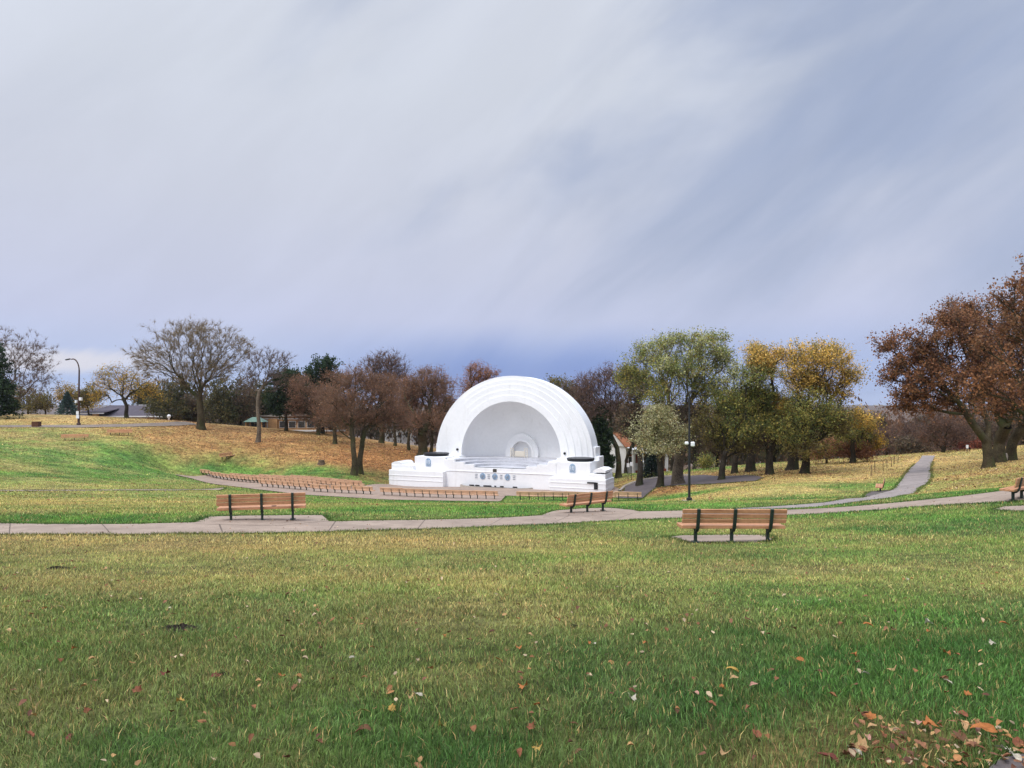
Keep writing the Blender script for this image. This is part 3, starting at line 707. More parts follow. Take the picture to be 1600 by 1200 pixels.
line_row((360, 92), (545, 79.6), 'slatted bench, {} from the left of the third row left of the stage')
line_row((405, 90.3), (566, 80.2), 'slatted bench, {} from the left of the fourth row left of the stage')
line_row((455, 88.5), (566, 82.2), 'slatted bench, {} from the left of the innermost row nearest the left wing')
line_row((484, 74.6), (584, 71.6), 'slatted bench, {} from the left of the straight row facing the left wing wall')
line_row((594, 71.5), (778, 68.5), 'slatted bench, {} from the left of the middle row facing the stage steps')
line_row((808, 67.6), (1001, 65.4), 'slatted bench, {} from the left of the row right of the grass gap')
# ------------------------------------------------------------------ bandshell
BS = empty('bandshell', (-1.8, 90, -10.6), R(-22.5), 'white stepped-arch concrete bandshell with stage, wing walls and black discs', 'bandshell')
WC = 3.8
def sweep(prof, na=48, foot=0.6):
    """stepped arch: profile of (rx, rz, v) swept over a half circle standing on straight legs"""
    ang = np.linspace(math.pi, 0, na)
    cur = [(-1, None, foot)]+[(math.cos(a), math.sin(a), None) for a in ang]+[(1, None, foot)]
    V = []
    for rx, rz, v in prof:
        for c, s, f in cur: V.append((rx*c, v, f if s is None else WC+rz*s))
    n = len(cur); Q = [(i*n+k, i*n+k+1, (i+1)*n+k+1, (i+1)*n+k) for i in range(len(prof)-1) for k in range(n-1)]
    return V, Q
def sweep_part(name, prof, parent=BS, na=56, foot=.6, m=None):
    V, Q = sweep(prof, na, foot)
    me = np_mesh(name, V, quads=Q, smooth=True); me.set_sharp_from_angle(angle=R(30))
    return link(name, me, m or M['white'], parent)
sweep_part('proscenium_arch', [(7.1, 7.2, 5.2), (7.1, 7.2, 3.9), (8.15, 8.0, 3.9), (8.15, 8.0, 4.00), (9.0, 8.75, 4.00), (9.0, 8.75, 4.10), (9.85, 9.5, 4.10), (9.85, 9.5, 4.20),
    (10.6, 10.1, 4.20), (10.6, 10.1, 4.32), (11.2, 10.6, 4.32), (11.2, 10.6, 7.0), (10.2, 9.8, 7.0), (10.2, 9.8, 9.0), (9.0, 8.8, 9.0), (8.6, 8.4, 11.0), (6, 6, 12.2), (.05, .05, 12.5)])
sweep_part('dome', [(7.1*math.cos(t), 7.2*math.cos(t), 5.0+3.9*math.sin(t)) for t in np.linspace(0, math.pi/2*.995, 26)])
nr = sweep_part('niche_ring', [(1.5, 1.75, 8.9), (1.5, 1.75, 8.0), (1.85, 2.1, 8.0), (1.85, 2.1, 8.12), (2.4, 2.8, 8.12), (2.4, 2.8, 9.4)])
m = MB(); m.prism([(-1.6, 3.2)]+[(1.6*math.cos(a), WC+1.85*math.sin(a)) for a in np.linspace(math.pi, 0, 24)]+[(1.6, 3.2)], 8.75, 8.85); m.build('niche_back', M['white'], BS)
# tiered stage floor: low in front, rising outwards in curved steps
LV = [(3.6, 2.58), (5.0, 2.86), (6.4, 3.14), (11.5, 3.42)]
for i, (r_, w_) in enumerate(LV):
    r0 = 0 if i == 0 else LV[i-1][0]
    V = []; n = 40
    an = np.linspace(0, math.pi, n)
    for rr, w in ((r0, (LV[i-1][1] if i else w_)), (r0, w_), (r_, w_)):
        for a in an: V.append((.3+rr*math.cos(a), .3+rr*.82*math.sin(a), w))
    Q = [(j*n+k, j*n+k+1, (j+1)*n+k+1, (j+1)*n+k) for j in range(2) for k in range(n-1)]
    me = np_mesh('stage_tier', V, quads=Q, smooth=True); me.set_sharp_from_angle(angle=R(30)); link('stage_tier', me, M['stagefloor'], BS)
# front wall whose top steps up with the tiers
m = MB()
m.prism([(-7.6, -1), (-7.6, 3.42), (-6.1, 3.42), (-6.1, 3.14), (-4.7, 3.14), (-4.7, 2.86), (-3.3, 2.86), (-3.3, 2.5), (3.9, 2.5), (3.9, 2.86), (5.3, 2.86), (5.3, 3.14), (6.7, 3.14), (6.7, 3.42), (7.8, 3.42), (7.8, -1)], -.1, .45)
m.box((0, -.13, 2.0), (15.2, .07, .08))
fw = m.build('stage_front', M['white'], BS)
def medallion(u, w, y, parent, tall=False):
    m = MB()
    n = 28
    if tall:
        m.prism([(u-.36, w-.30)]+[(u+.36*math.cos(a), w+.12+.38*math.sin(a)) for a in np.linspace(math.pi, 0, 16)]+[(u+.36, w-.30)], y-.07, y)
        m.box((u, y-.05, w-.40), (.72, .08, .06)); m.box((u, y-.05, w-.52), (.72, .08, .06))
    else:
        m.prism([(u+.37*math.cos(2*math.pi*k/n), w+.4*math.sin(2*math.pi*k/n)) for k in range(n)], y-.07, y)
    o = m.build('medallion', M['blue'], parent)
    d = MB()
    if tall:
        for q in (-.2, 0, .2): d.box((u+q, y-.09, w+.02), (.05, .06, .5))
    else:
        for k in range(6):
            a = k*math.pi/3; d.box((u+.16*math.cos(a), y-.09, w+.17*math.sin(a)), (.17, .06, .06), Matrix.Rotation(-a, 3, 'Y'))
        d.prism([(u+.09*math.cos(2*math.pi*k/10), w+.09*math.sin(2*math.pi*k/10)) for k in range(10)], y-.12, y-.06)
    d.build('emblem', M['white'] if tall else M['greyline'], o)
for k, u in enumerate((-2.05, -.35, 1.38)): medallion(u, 1.46, -.1, fw)
for u in (-2.95, -1.2, .52, 2.28):
    m = MB()
    for q in (-.22, 0, .22): m.box((u, -.13, 1.46+q), (.34, .06, .07))
    m.build('grille', M['greyline'], fw)
MB().box((-.36, -.14, 2.22), (.5, .08, .42), None, .02).build('plaque', M['bronze'], fw)
m = MB()
for u, w_ in ((-3.6, .7), (-2.8, .6), (-1.4, 1.1), (-.3, .25), (.6, .5), (2.4, .6)): m.box((u, -.12, .24), (w_, .06, .14))
m.build('vent', M['dark'], fw)
# low curved planter kerb at the foot of the stage
V = []; n = 30; an = np.linspace(math.pi, 2*math.pi, n)
for rr, w in ((1.0, -.6), (1.0, .28), (.95, .28), (.95, .12)):
    for a in an: V.append((5.0*rr*math.cos(a)-.2, -.1+1.7*rr*math.sin(a), w))
Q = [(j*n+k, j*n+k+1, (j+1)*n+k+1, (j+1)*n+k) for j in range(3) for k in range(n-1)]
link('planter_kerb', np_mesh('planter_kerb', V, quads=Q), M['stone'], BS)
m = MB(); m.face([(4.75*math.cos(a)-.2, -.1+1.6*math.sin(a), .13) for a in an]); m.build('planting_bed', M['soil'], BS)
for s in (-1, 1):
    f = lambda a, b: (min(s*a, s*b), max(s*a, s*b))
    def bx(m, u0, u1, v0, v1, w0, w1, bev=.05):
        a, b = f(u0, u1); m.box(((a+b)/2, (v0+v1)/2, (w0+w1)/2), (b-a, v1-v0, w1-w0), None, bev); return m
    hi = 3.72 if s < 0 else 3.62
    py_ = bx(MB(), 7.5, 12.1, .0, 4.6, -1, hi).build('pylon', M['white'], BS)
    medallion(s*10.0 if s < 0 else 9.9, hi-.72, 0, py_, True)
    dm = MB().lathe([(1.0, 0), (1.55, .03), (1.72, .16), (1.72, .36), (1.55, .40)], (s*9.9 if s < 0 else 10.3, 2.0, hi), 40)
    dm.build('disc', M['black'], py_, True)
    m = MB(); bx(m, 6.55, 7.55, .5, 4.2, -1, 3.52); bx(m, 6.9, 8.4, 2.8, 4.3, -1, 3.75); m.build('shoulder', M['white'], BS)
    m = MB(); bx(m, 10.9, 11.45, 4.75, 6.9, -1, 5.2); bx(m, 11.4, 11.95, 4.7, 6.8, -1, 4.0); m.build('buttress', M['white'], BS)
    end = 15.5 if s < 0 else 14.3
    m = MB()
    bx(m, 7.3, end, -.95, 3.0, -1.2, 1.9 if s < 0 else 1.7)
    for w in (1.15, .55): bx(m, 7.3, end+.03, -1.0, 3.02, w, w+.07, .01)
    wing = m.build('wing_wall', M['white'], BS)
    m = MB(); bx(m, 12.0, end-.15, -.55, 2.8, 1.6, 2.55 if s < 0 else 2.3)
    # scroll at the end of the upper wall
    sc = [(s*(end-.15), 2.5), (s*(end-.15), 2.75), (s*(end-.6), 2.95), (s*(end-1.2), 2.98), (s*(end-1.6), 2.8), (s*(end-1.75), 2.5)]
    m.prism(sc, -.5, 2.7); m.build('scroll_wall', M['white'], wing)
    # speaker dots on the arch face
    a = MB(); a.lathe([(.1, 0), (.16, .05), (.16, .2), (.1, .24)], (0, 0, 0), 14)
    sp = a.build('spotlight', M['dark'], BS, True); sp.location = (s*7.65, 3.9, 4.5 if s < 0 else 4.35); sp.rotation_euler = (R(90), 0, 0)
m = MB(); m.box((12.6, -1.0, 1.30), (1.1, .14, .16)); m.box((13.1, -1.0, .95), (.45, .12, .8)); m.build('service_hatch', M['dark'], BS)
# white ladder-ended rack standing in the niche
rk = empty('stage_rack', BS.matrix_world @ Vector((0, 0, 0)), R(-22.5), 'white rack with ladder-like ends standing on the stage in the niche', 'rack')
_m = Matrix.Translation((-1.8, 90, -10.6)) @ Matrix.Rotation(R(-22.5), 4, 'Z'); rk.location = _m @ Vector((0.1, 7.2, 3.42))
for s in (-1, 1):
    m = MB()
    for q in (-.2, .2): m.box((s*1.02+q, -.3, .65), (.09, .07, 1.3))
    for z in (.2, .44, .68, .92, 1.18): m.box((s*1.02, -.3, z), (.42, .06, .08))
    m.build('ladder_end', M['cream'], rk)
MB().box((0, .05, .45), (1.45, .4, .75), None, .04).build('panel', M['cream'], rk)

# ------------------------------------------------------------------ lamps, signs and small things
def lamp_arc():
    r = empty('street_lamp', at(123, 108), 0, 'tall brown street lamp curving left beside the hilltop road', 'street lamp')
    r.location.z -= .1; r.scale = (1.26,)*3
    pts = [(0, 0, 0), (0, 0, 2), (.03, 0, 4.5), (.06, 0, 6.6)]+[(.06-.75+.75*math.cos(a), 0, 6.6+1.45*math.sin(a)) for a in np.linspace(.25, math.pi/2+.25, 9)]
    MB().tube(pts, [.14, .12, .1, .085]+[.07]*9, 10).build('pole', M['rust'], r, True)
    MB().box((-1.3, 0, 8.0), (.6, .25, .14), Matrix.Rotation(R(-12), 3, 'Y'), .04).build('lamp_head', M['black'], r)
    MB().lathe([(.24, 0), (.24, .25), (.16, .35)], (0, 0, 0), 12).build('base', M['rust'], r)
    MB().box((.30, -.1, 3.22), (.30, .3, .36), None, .03).build('equipment_box', M['whiteplastic'], r)
    MB().box((-.24, -.1, 2.9), (.24, .26, .3), None, .03).build('equipment_box', M['whiteplastic'], r)
    m = MB(); m.box((-.05, -.18, 1.55), (.30, .04, .42)); m.box((-.02, -.18, 1.1), (.34, .04, .42)); m.build('sign_plate', M['whiteplastic'], r)
lamp_arc()
def lamp_straight():
    r = empty('lamp_post', at(1077, 45), 0, 'slim black lamp post with two white boxes on the green verge', 'lamp post')
    MB().tube([(0, 0, 0), (0, 0, .9), (0, 0, 3.5), (0, 0, 6.6)], [.085, .08, .07, .055], 10).build('pole', M['post'], r, True)
    MB().box((0, 0, .12), (.3, .3, .24), None, .03).build('base', M['post'], r)
    MB().box((0, 0, .0), (.75, .75, .1)).build('footing', M['concrete_plain'], r)
    MB().tube([(0, 0, 6.55), (.05, 0, 6.8), (.2, 0, 6.95)], .04, 8).build('arm', M['post'], r)
    MB().box((.27, 0, 6.98), (.34, .22, .16), None, .04).build('lamp_head', M['black'], r)
    MB().box((.20, -.05, 3.62), (.24, .26, .30), None, .05).build('equipment_box', M['whiteplastic'], r)
    MB().box((-.18, -.05, 3.68), (.22, .24, .2), None, .05).build('equipment_box', M['whiteplastic'], r)
lamp_straight()
def globe(px, py, D, label):
    p = at(px, D); top = -(py-HY)*D/F
    r = empty('globe_lamp', p, 0, label, 'globe lamp', 'white globe lamps right of the bandshell')
    hh = top-p.z
    MB().tube([(0, 0, 0), (0, 0, hh-.15)], [.06, .045], 8).build('pole', M['post'], r)
    MB().lathe([(.05, -.2), (.16, -.12), (.2, 0), (.16, .13), (.05, .2)], (0, 0, hh), 14).build('globe', M['whiteplastic'], r, True)
globe(1004, 722, 95, 'white globe lamp beside the trunk right of the white house')
globe(1067, 720, 98, 'white globe lamp just behind the thickest trunk')
globe(1100, 719, 102, 'white globe lamp in front of the small green shrub')
r = empty('notice_board', at(984, 92), 0, 'two pale square notices on slim posts right of the bandshell', 'sign')
for q, z in ((-.22, 2.0), (.2, 2.15)):
    MB().tube([(q, 0, 0), (q, 0, z+.2)], .035, 6).build('post', M['post'], r)
    MB().box((q, -.05, z), (.34, .04, .5)).build('panel', M['whiteplastic'], r)
r = empty('small_sign', at(1511, 84), 0, 'small white sign on a post at the crest near the red bush', 'sign')
MB().tube([(0, 0, 0), (0, 0, .9)], .03, 6).build('post', M['post'], r); MB().box((0, -.04, .75), (.28, .03, .4)).build('panel', M['whiteplastic'], r)
r = empty('litter_bin', at(57, 106), 0, 'brown boarded litter bin beside the hilltop road', 'bin')
m = MB()
for k in range(6): m.box((-.42+.168*k, -.36, .36), (.15, .04, .72)); m.box((-.42+.168*k, .36, .36), (.15, .04, .72))
for k in range(4): m.box((-.5, -.24+.16*k, .36), (.04, .15, .72)); m.box((.5, -.24+.16*k, .36), (.04, .15, .72))
m.build('body', M['woodbox'], r); MB().box((0, 0, .75), (1.1, .8, .06), None, .02).build('lid', M['woodbox'], r)
m = MB(); m.lathe([(.62, -.1), (.5, .1), (.42, .35), (.4, .55)], (0, 0, 0), 11)
for v in m.bm.verts: v.co += Vector((random.uniform(-.07, .07), random.uniform(-.07, .07), random.uniform(-.06, .06)))
o = m.build('tree_stump', M['oldwood']); o.location = at(502, 99); tag(o, 'weathered tree stump on the leafy slope above the benches', 'tree stump')
o = MB().lathe([(.28, -.05), (.33, .25), (.36, .55), (.30, .8), (.26, .82)], (0, 0, 0), 14).build('barrel', M['stone'], None, True); o.location = at(1568, 66); tag(o, 'pale barrel standing between the two rear trunks', 'barrel')
o = MB().lathe([(.12, -.05), (.12, .35), (.26, .45), (.32, .7), (.2, .92), (.05, .98)], (0, 0, 0), 12).build('bollard', M['whiteplastic'], None, True); o.location = at(264, 122); tag(o, 'small white round-topped bollard right of the purple roofed house', 'bollard')
for i, (px, D, hh) in enumerate(((1361, 63, .95), (1367, 66, 1.15), (1380, 68, 1.0), (1386, 71, .85), (1393, 73, 1.0), (1397, 76, .9), (1403, 78, .8))):
    o = MB().box((0, 0, hh/2-.1), (.05, .05, hh+.2), None, .006).build('garden_stake', M['oldwood']); o.location = at(px, D); o.rotation_euler = (random.uniform(-.05, .05), random.uniform(-.07, .07), random.random())
    tag(o, f'thin wooden stake in the dry grass, {ORD[i]} of seven counted from the lower end', 'stake', 'stakes in the dry grass by the walkway')

# ------------------------------------------------------------------ houses
def gable(m, x0, x1, y0, y1, z0, z1, along='x', over=.3):
    if along == 'x':
        ym = (y0+y1)/2
        for a, b in ((y0-over, ym), (y1+over, ym)):
            m.face([(x0-over, a, z0), (x1+over, a, z0), (x1+over, b, z1), (x0-over, b, z1)])
    else:
        xm = (x0+x1)/2
        for a, b in ((x0-over, xm), (x1+over, xm)):
            m.face([(a, y0-over, z0), (a, y1+over, z0), (xm, y1+over, z1), (xm, y0-over, z1)])
    return m
def solid(o, t=.12):
    md = o.modifiers.new('thick', 'SOLIDIFY'); md.thickness = t; md.offset = 0; return o
def window(parent, c, w, h, frame=None, rz=0):
    f = MB().box(c, (w+.16, .1, h+.16)).build('window', frame or M['housewhite'], parent)
    MB().box((c[0], c[1]-.05, c[2]), (w, .06, h)).build('pane', M['glass'], f)
# hip roofed house behind the left crest
r = empty('ranch_house', (-79.5, 145, -4.05), 0, 'low house with a purple-grey hip roof behind the left crest', 'house'); r.scale = (1.16,)*3
MB().box((0, 5, -.2), (15.2, 9, 3.2)).build('wall', M['brick'], r)
m = MB(); A = [(-8.4, -.2, 1.45), (8.4, -.2, 1.45), (8.4, 10.2, 1.45), (-8.4, 10.2, 1.45), (-5.0, 5, 3.35), (4.0, 5, 3.35)]
for q in ((0, 1, 5, 4), (1, 2, 5), (2, 3, 4, 5), (3, 0, 4)): m.face([A[i] for i in q])
rf = m.build('roof', M['shingle'], r)
MB().box((0, -.22, 1.38), (16.9, .1, .22)).build('fascia', M['housewhite'], rf)
MB().box((1.8, 5, 3.4), (3.0, .3, .12)).build('ridge_cap', M['housewhite'], rf)
m = MB(); m.face([(-6.5, -2.2, 2.0), (-2.2, -2.2, 2.0), (-2.2, 3, 2.75), (-6.5, 3, 2.75)]); solid(m.build('porch_roof', M['shingle'], r))
MB().box((-4.3, -2.2, 1.95), (4.6, .1, .18)).build('porch_fascia', M['housewhite'], r)
MB().box((-3.6, -1.9, 1.45), (.9, .5, .8)).build('bay', M['brick'], r)
for u in (-6, .5, 3.4, 6): window(r, (u, .45, .5), 1.1, .9)
# tan school-like building behind the pines
r = empty('brick_building', (-49, 142, -5.6), R(4), 'long tan brick building with pale bands behind the pines', 'building')
MB().box((6, 4, 1.2), (20, 8, 4.0)).build('wall', M['brick'], r)
MB().box((6, 3.8, 3.3), (20.8, 8.8, .3)).build('roof', M['stone'], r)
MB().box((6, -.06, 2.75), (19.6, .2, .25)).build('fascia', M['housewhite'], r)
MB().box((9, -.08, .35), (13, .14, .3)).build('sill_band', M['housewhite'], r)
for u in (-2.6, -.6, 3.2, 5.0, 6.8, 8.6, 10.4, 12.2): window(r, (u, -.04, 1.6), 1.3, 1.2)
MB().box((1.3, -.25, 1.1), (1.7, .5, 3.4)).build('chimney', M['brick'], r)
r = empty('park_pavilion', (-49.0, 136, -5.3), 0, 'small pavilion with a pale green hip roof behind the thin bare tree', 'pavilion')
m = MB(); A = [(-1.9, -1.6, 2.0), (1.9, -1.6, 2.0), (1.9, 1.6, 2.0), (-1.9, 1.6, 2.0), (-.7, 0, 2.9), (.7, 0, 2.9)]
for q in ((0, 1, 5, 4), (1, 2, 5), (2, 3, 4, 5), (3, 0, 4), (3, 2, 1, 0)): m.face([A[i] for i in q])
m.build('roof', M['greenroof'], r)
for u in (-1.5, 1.5):
    for v in (-1.2, 1.2): MB().box((u, v, .8), (.16, .16, 2.4)).build('post', M['brick'], r)
# white porch house on the right
def white_house():
    r = empty('porch_house', (17.6, 127, -12.2), R(-58), 'white house with orange-brown gable roof and pillared porch right of the bandshell', 'house')
    MB().box((0, 5, 2.2), (6.0, 8, 5.2)).build('wall', M['housewhite'], r)
    g = MB(); g.prism([(-3.0, 4.8), (3.0, 4.8), (0, 7.0)], .8, 1.05); g.build('gable_wall', M['housewhite'], r)
    solid(gable(MB(), -3, 3, 1, 9, 4.7, 7.15, 'y', .4).build('roof', M['orangeroof'], r))
    MB().box((4.9, 5, 3.9), (.3, 8.4, .7)).build('porch_beam', M['housewhite'], r)
    solid(MB().face([(3.0, .9, 4.75), (3.0, 9.1, 4.75), (5.1, 9.1, 4.28), (5.1, .9, 4.28)]).build('porch_roof', M['housewhite'], r))
    for v in (1.1, 3.0, 4.9, 6.9, 8.9): MB().box((4.9, v, 1.6), (.42, .42, 4.0)).build('pillar', M['housewhite'], r)
    MB().box((4.9, 5, 0), (.3, 8.2, 1.4)).build('porch_base', M['redbrick'], r)
    MB().box((3.06, 5, 2.6), (.1, 7.6, 1.6)).build('porch_wall', M['redbrick'], r)
    for v in (2, 5, 8):
        f = MB().box((3.12, v, 2.3), (.1, 1.2, 1.5)).build('window', M['housewhite'], r); MB().box((3.17, v, 2.3), (.06, 1.0, 1.3)).build('pane', M['glass'], f)
    w = empty('white_house', (16.0, 137, -12.4), R(-50), 'smaller white house half hidden beside the pillared porch house', 'house')
    MB().box((0, 3, 2.5), (4.5, 6, 5.5)).build('wall', M['housewhite'], w)
    solid(gable(MB(), -2.2, 2.2, 0, 6, 5.2, 7.0, 'y', .35).build('roof', M['orangeroof'], w))
    for u in (-1.2, .9): window(w, (u, -.04, 2.6), .8, 1.2)
    h = empty('far_house', (-25.0, 156, -8.3), 0, 'pale far house glimpsed between trunks left of the bandshell', 'house')
    MB().box((0, 3, 1.5), (6, 5, 3.2)).build('wall', M['housewhite'], h)
    solid(gable(MB(), -3, 3, .5, 5.5, 3.0, 4.6, 'x', .4).build('roof', M['shingle'], h))
    for u in (-1.8, .3, 2): window(h, (u, .45, 1.6), .8, 1.1)
    f = empty('distant_hall', (2500*(1374-800)/F, 2500, -14), 0, 'long white hall on the far hill at the horizon', 'building')
    MB().box((0, 8, 4), (30, 14, 12)).build('wall', M['housewhite'], f); solid(gable(MB(), -15, 15, 0, 15, 10, 12.5, 'x', .8).build('roof', M['stone'], f), .5)
white_house()
# ------------------------------------------------------------------ trees
def grow(base, fork, pts, bf, r, seg=.9, lean=(0, 0)):
    N = 30+len(pts)*14
    P = np.zeros((N, 3)); L = np.zeros(N); par = np.full(N, -1); n = 0
    k = 7
    for i in range(k+1):
        f = i/k; q = base+(fork-base)*f
        q = q+np.array([math.sin(f*4+lean[0])*.06, math.cos(f*3+lean[1])*.06, 0])*np.linalg.norm(fork-base)*f*(1-f)*2
        P[n] = q; par[n] = n-1; n += 1
    nt = n
    d = np.linalg.norm(pts-fork, axis=1); pts = pts[np.argsort(d+r.uniform(0, .6, len(d)))]
    lo = int(nt*.75)
    tips = []
    for p in pts:
        if n+14 >= N: break
        dd = np.linalg.norm(P[lo:n]-p, axis=1)
        j = lo+int(np.argmin(dd+bf*L[lo:n])); dj = dd[j-lo]
        s = max(1, int(math.ceil(dj/seg))); s = min(s, 12)
        last = j; dirv = p-P[j]
        bow = np.array([0, 0, 1.0])*dj*r.uniform(-.02, .12)+r.normal(0, .05, 3)*dj
        for q in range(1, s+1):
            f = q/s
            P[n] = P[j]+dirv*f+bow*4*f*(1-f); L[n] = L[j]+dj*f; par[n] = last; last = n; n += 1
        tips.append(last)
    P = P[:n]; par = par[:n]
    cnt = np.zeros(n)
    cnt[tips] += 1
    for i in range(n-1, 0, -1): cnt[par[i]] += cnt[i]
    return P, par, np.maximum(cnt, 1), np.array(tips), nt

def tubes(P, par, rad, nt, flare):
    e = np.arange(1, len(P)); p = par[e]
    r1 = rad[e]; r0 = np.minimum(rad[p], r1*1.35)
    tr = e < nt
    r0[tr] = rad[p[tr]]
    A = P[p]; B = P[e]; D = B-A; ln = np.linalg.norm(D, axis=1, keepdims=True); D = D/np.maximum(ln, 1e-6)
    A = A-D*r0[:, None]*.25
    up = np.where(np.abs(D[:, 2:3]) < .9, np.array([[0, 0, 1.0]]), np.array([[1.0, 0, 0]]))
    X = np.cross(up, D); X /= np.linalg.norm(X, axis=1, keepdims=True); Y = np.cross(D, X)
    Vs = []; Q = []; n0 = 0
    for sides, lo, hi in ((10, .12, 9), (6, .045, .12), (3, 0, .045)):
        k = np.where((r1 >= lo) & (r1 < hi))[0]
        if not len(k): continue
        an = 2*np.pi*np.arange(sides)/sides
        ring = X[k][:, None, :]*np.cos(an)[None, :, None]+Y[k][:, None, :]*np.sin(an)[None, :, None]
        V = np.concatenate([A[k][:, None]+ring*r0[k][:, None, None], B[k][:, None]+ring*r1[k][:, None, None]], 1)
        m = len(k); b = n0+np.arange(m)[:, None]*2*sides; j = np.arange(sides)[None]; j2 = (j+1) % sides
        Q.append(np.stack([b+j, b+j2, b+sides+j2, b+sides+j], -1).reshape(-1, 4)); Vs.append(V.reshape(-1, 3)); n0 += m*2*sides
    return np.concatenate(Vs), np.concatenate(Q)

PAL = {  # leaf colours, leaf size, leaves per tip, spread, twigs per tip, twig colour, bark
 'bare_olive': ([(132, 116, 72), (150, 130, 76), (116, 102, 72), (128, 112, 90)], .11, 6, .5, 16, (118, 104, 86), 'bark'),
 'bare': ([(120, 92, 70), (104, 84, 66)], .12, 1, .4, 18, (98, 84, 76), 'bark_grey'),
 'bare_brown': ([(124, 90, 68), (112, 84, 68), (104, 82, 70)], .14, 5, .5, 14, (96, 78, 70), 'bark'),
 'russet': ([(136, 98, 72), (120, 88, 68), (146, 106, 78), (110, 84, 66), (128, 102, 82)], .15, 10, .55, 12, (112, 88, 72), 'bark'),
 'yellow': ([(165, 136, 55), (138, 121, 50), (187, 149, 63), (123, 110, 55), (154, 118, 50)], .17, 15, .5, 4, (82, 72, 56), 'bark_dark'),
 'gold': ([(214, 176, 92), (189, 153, 74), (164, 142, 74), (137, 128, 67), (230, 192, 110), (153, 133, 70)], .16, 20, .55, 4, (78, 68, 54), 'bark_dark'),
 'green': ([(123, 125, 61), (99, 107, 57), (145, 140, 74), (85, 96, 55), (151, 134, 70)], .16, 20, .55, 4, (78, 70, 56), 'bark_dark'),
 'cotton': ([(132, 136, 72), (160, 160, 101), (107, 118, 63), (182, 180, 127), (143, 127, 66), (94, 105, 57)], .17, 19, .55, 4, (128, 118, 104), 'bark_grey'),
 'silver': ([(175, 171, 129), (150, 150, 103), (195, 190, 154), (125, 127, 80), (159, 139, 95)], .14, 24, .5, 4, (110, 100, 84), 'bark_dark'),
 'olive': ([(112, 103, 54), (92, 90, 49), (131, 116, 62), (99, 86, 54)], .2, 14, .6, 4, (74, 66, 52), 'bark_dark'),
 'pine': ([(38, 54, 34), (48, 66, 40), (30, 44, 30), (58, 72, 44)], .24, 26, .42, 2, (60, 50, 40), 'bark_dark'),
 'maple': ([(124, 82, 56), (104, 70, 50), (138, 94, 62), (88, 62, 48), (126, 94, 66), (148, 104, 68)], .19, 13, .5, 4, (72, 62, 50), 'bark'),
 'rust': ([(152, 104, 72), (134, 90, 66), (116, 82, 62), (160, 118, 84)], .16, 18, .5, 3, (80, 64, 52), 'bark_dark'),
 'redleaf': ([(124, 66, 52), (108, 60, 50), (138, 80, 58)], .16, 18, .5, 3, (72, 56, 50), 'bark_dark'),
 'dim': ([(96, 78, 62), (84, 72, 58), (110, 88, 66), (88, 82, 60)], .24, 12, .7, 6, (80, 70, 62), 'bark_dark'),
 'dimgreen': ([(74, 76, 48), (89, 86, 53), (61, 65, 44), (101, 91, 57)], .24, 15, .65, 4, (64, 58, 48), 'bark_dark'),
}
TN = [0]
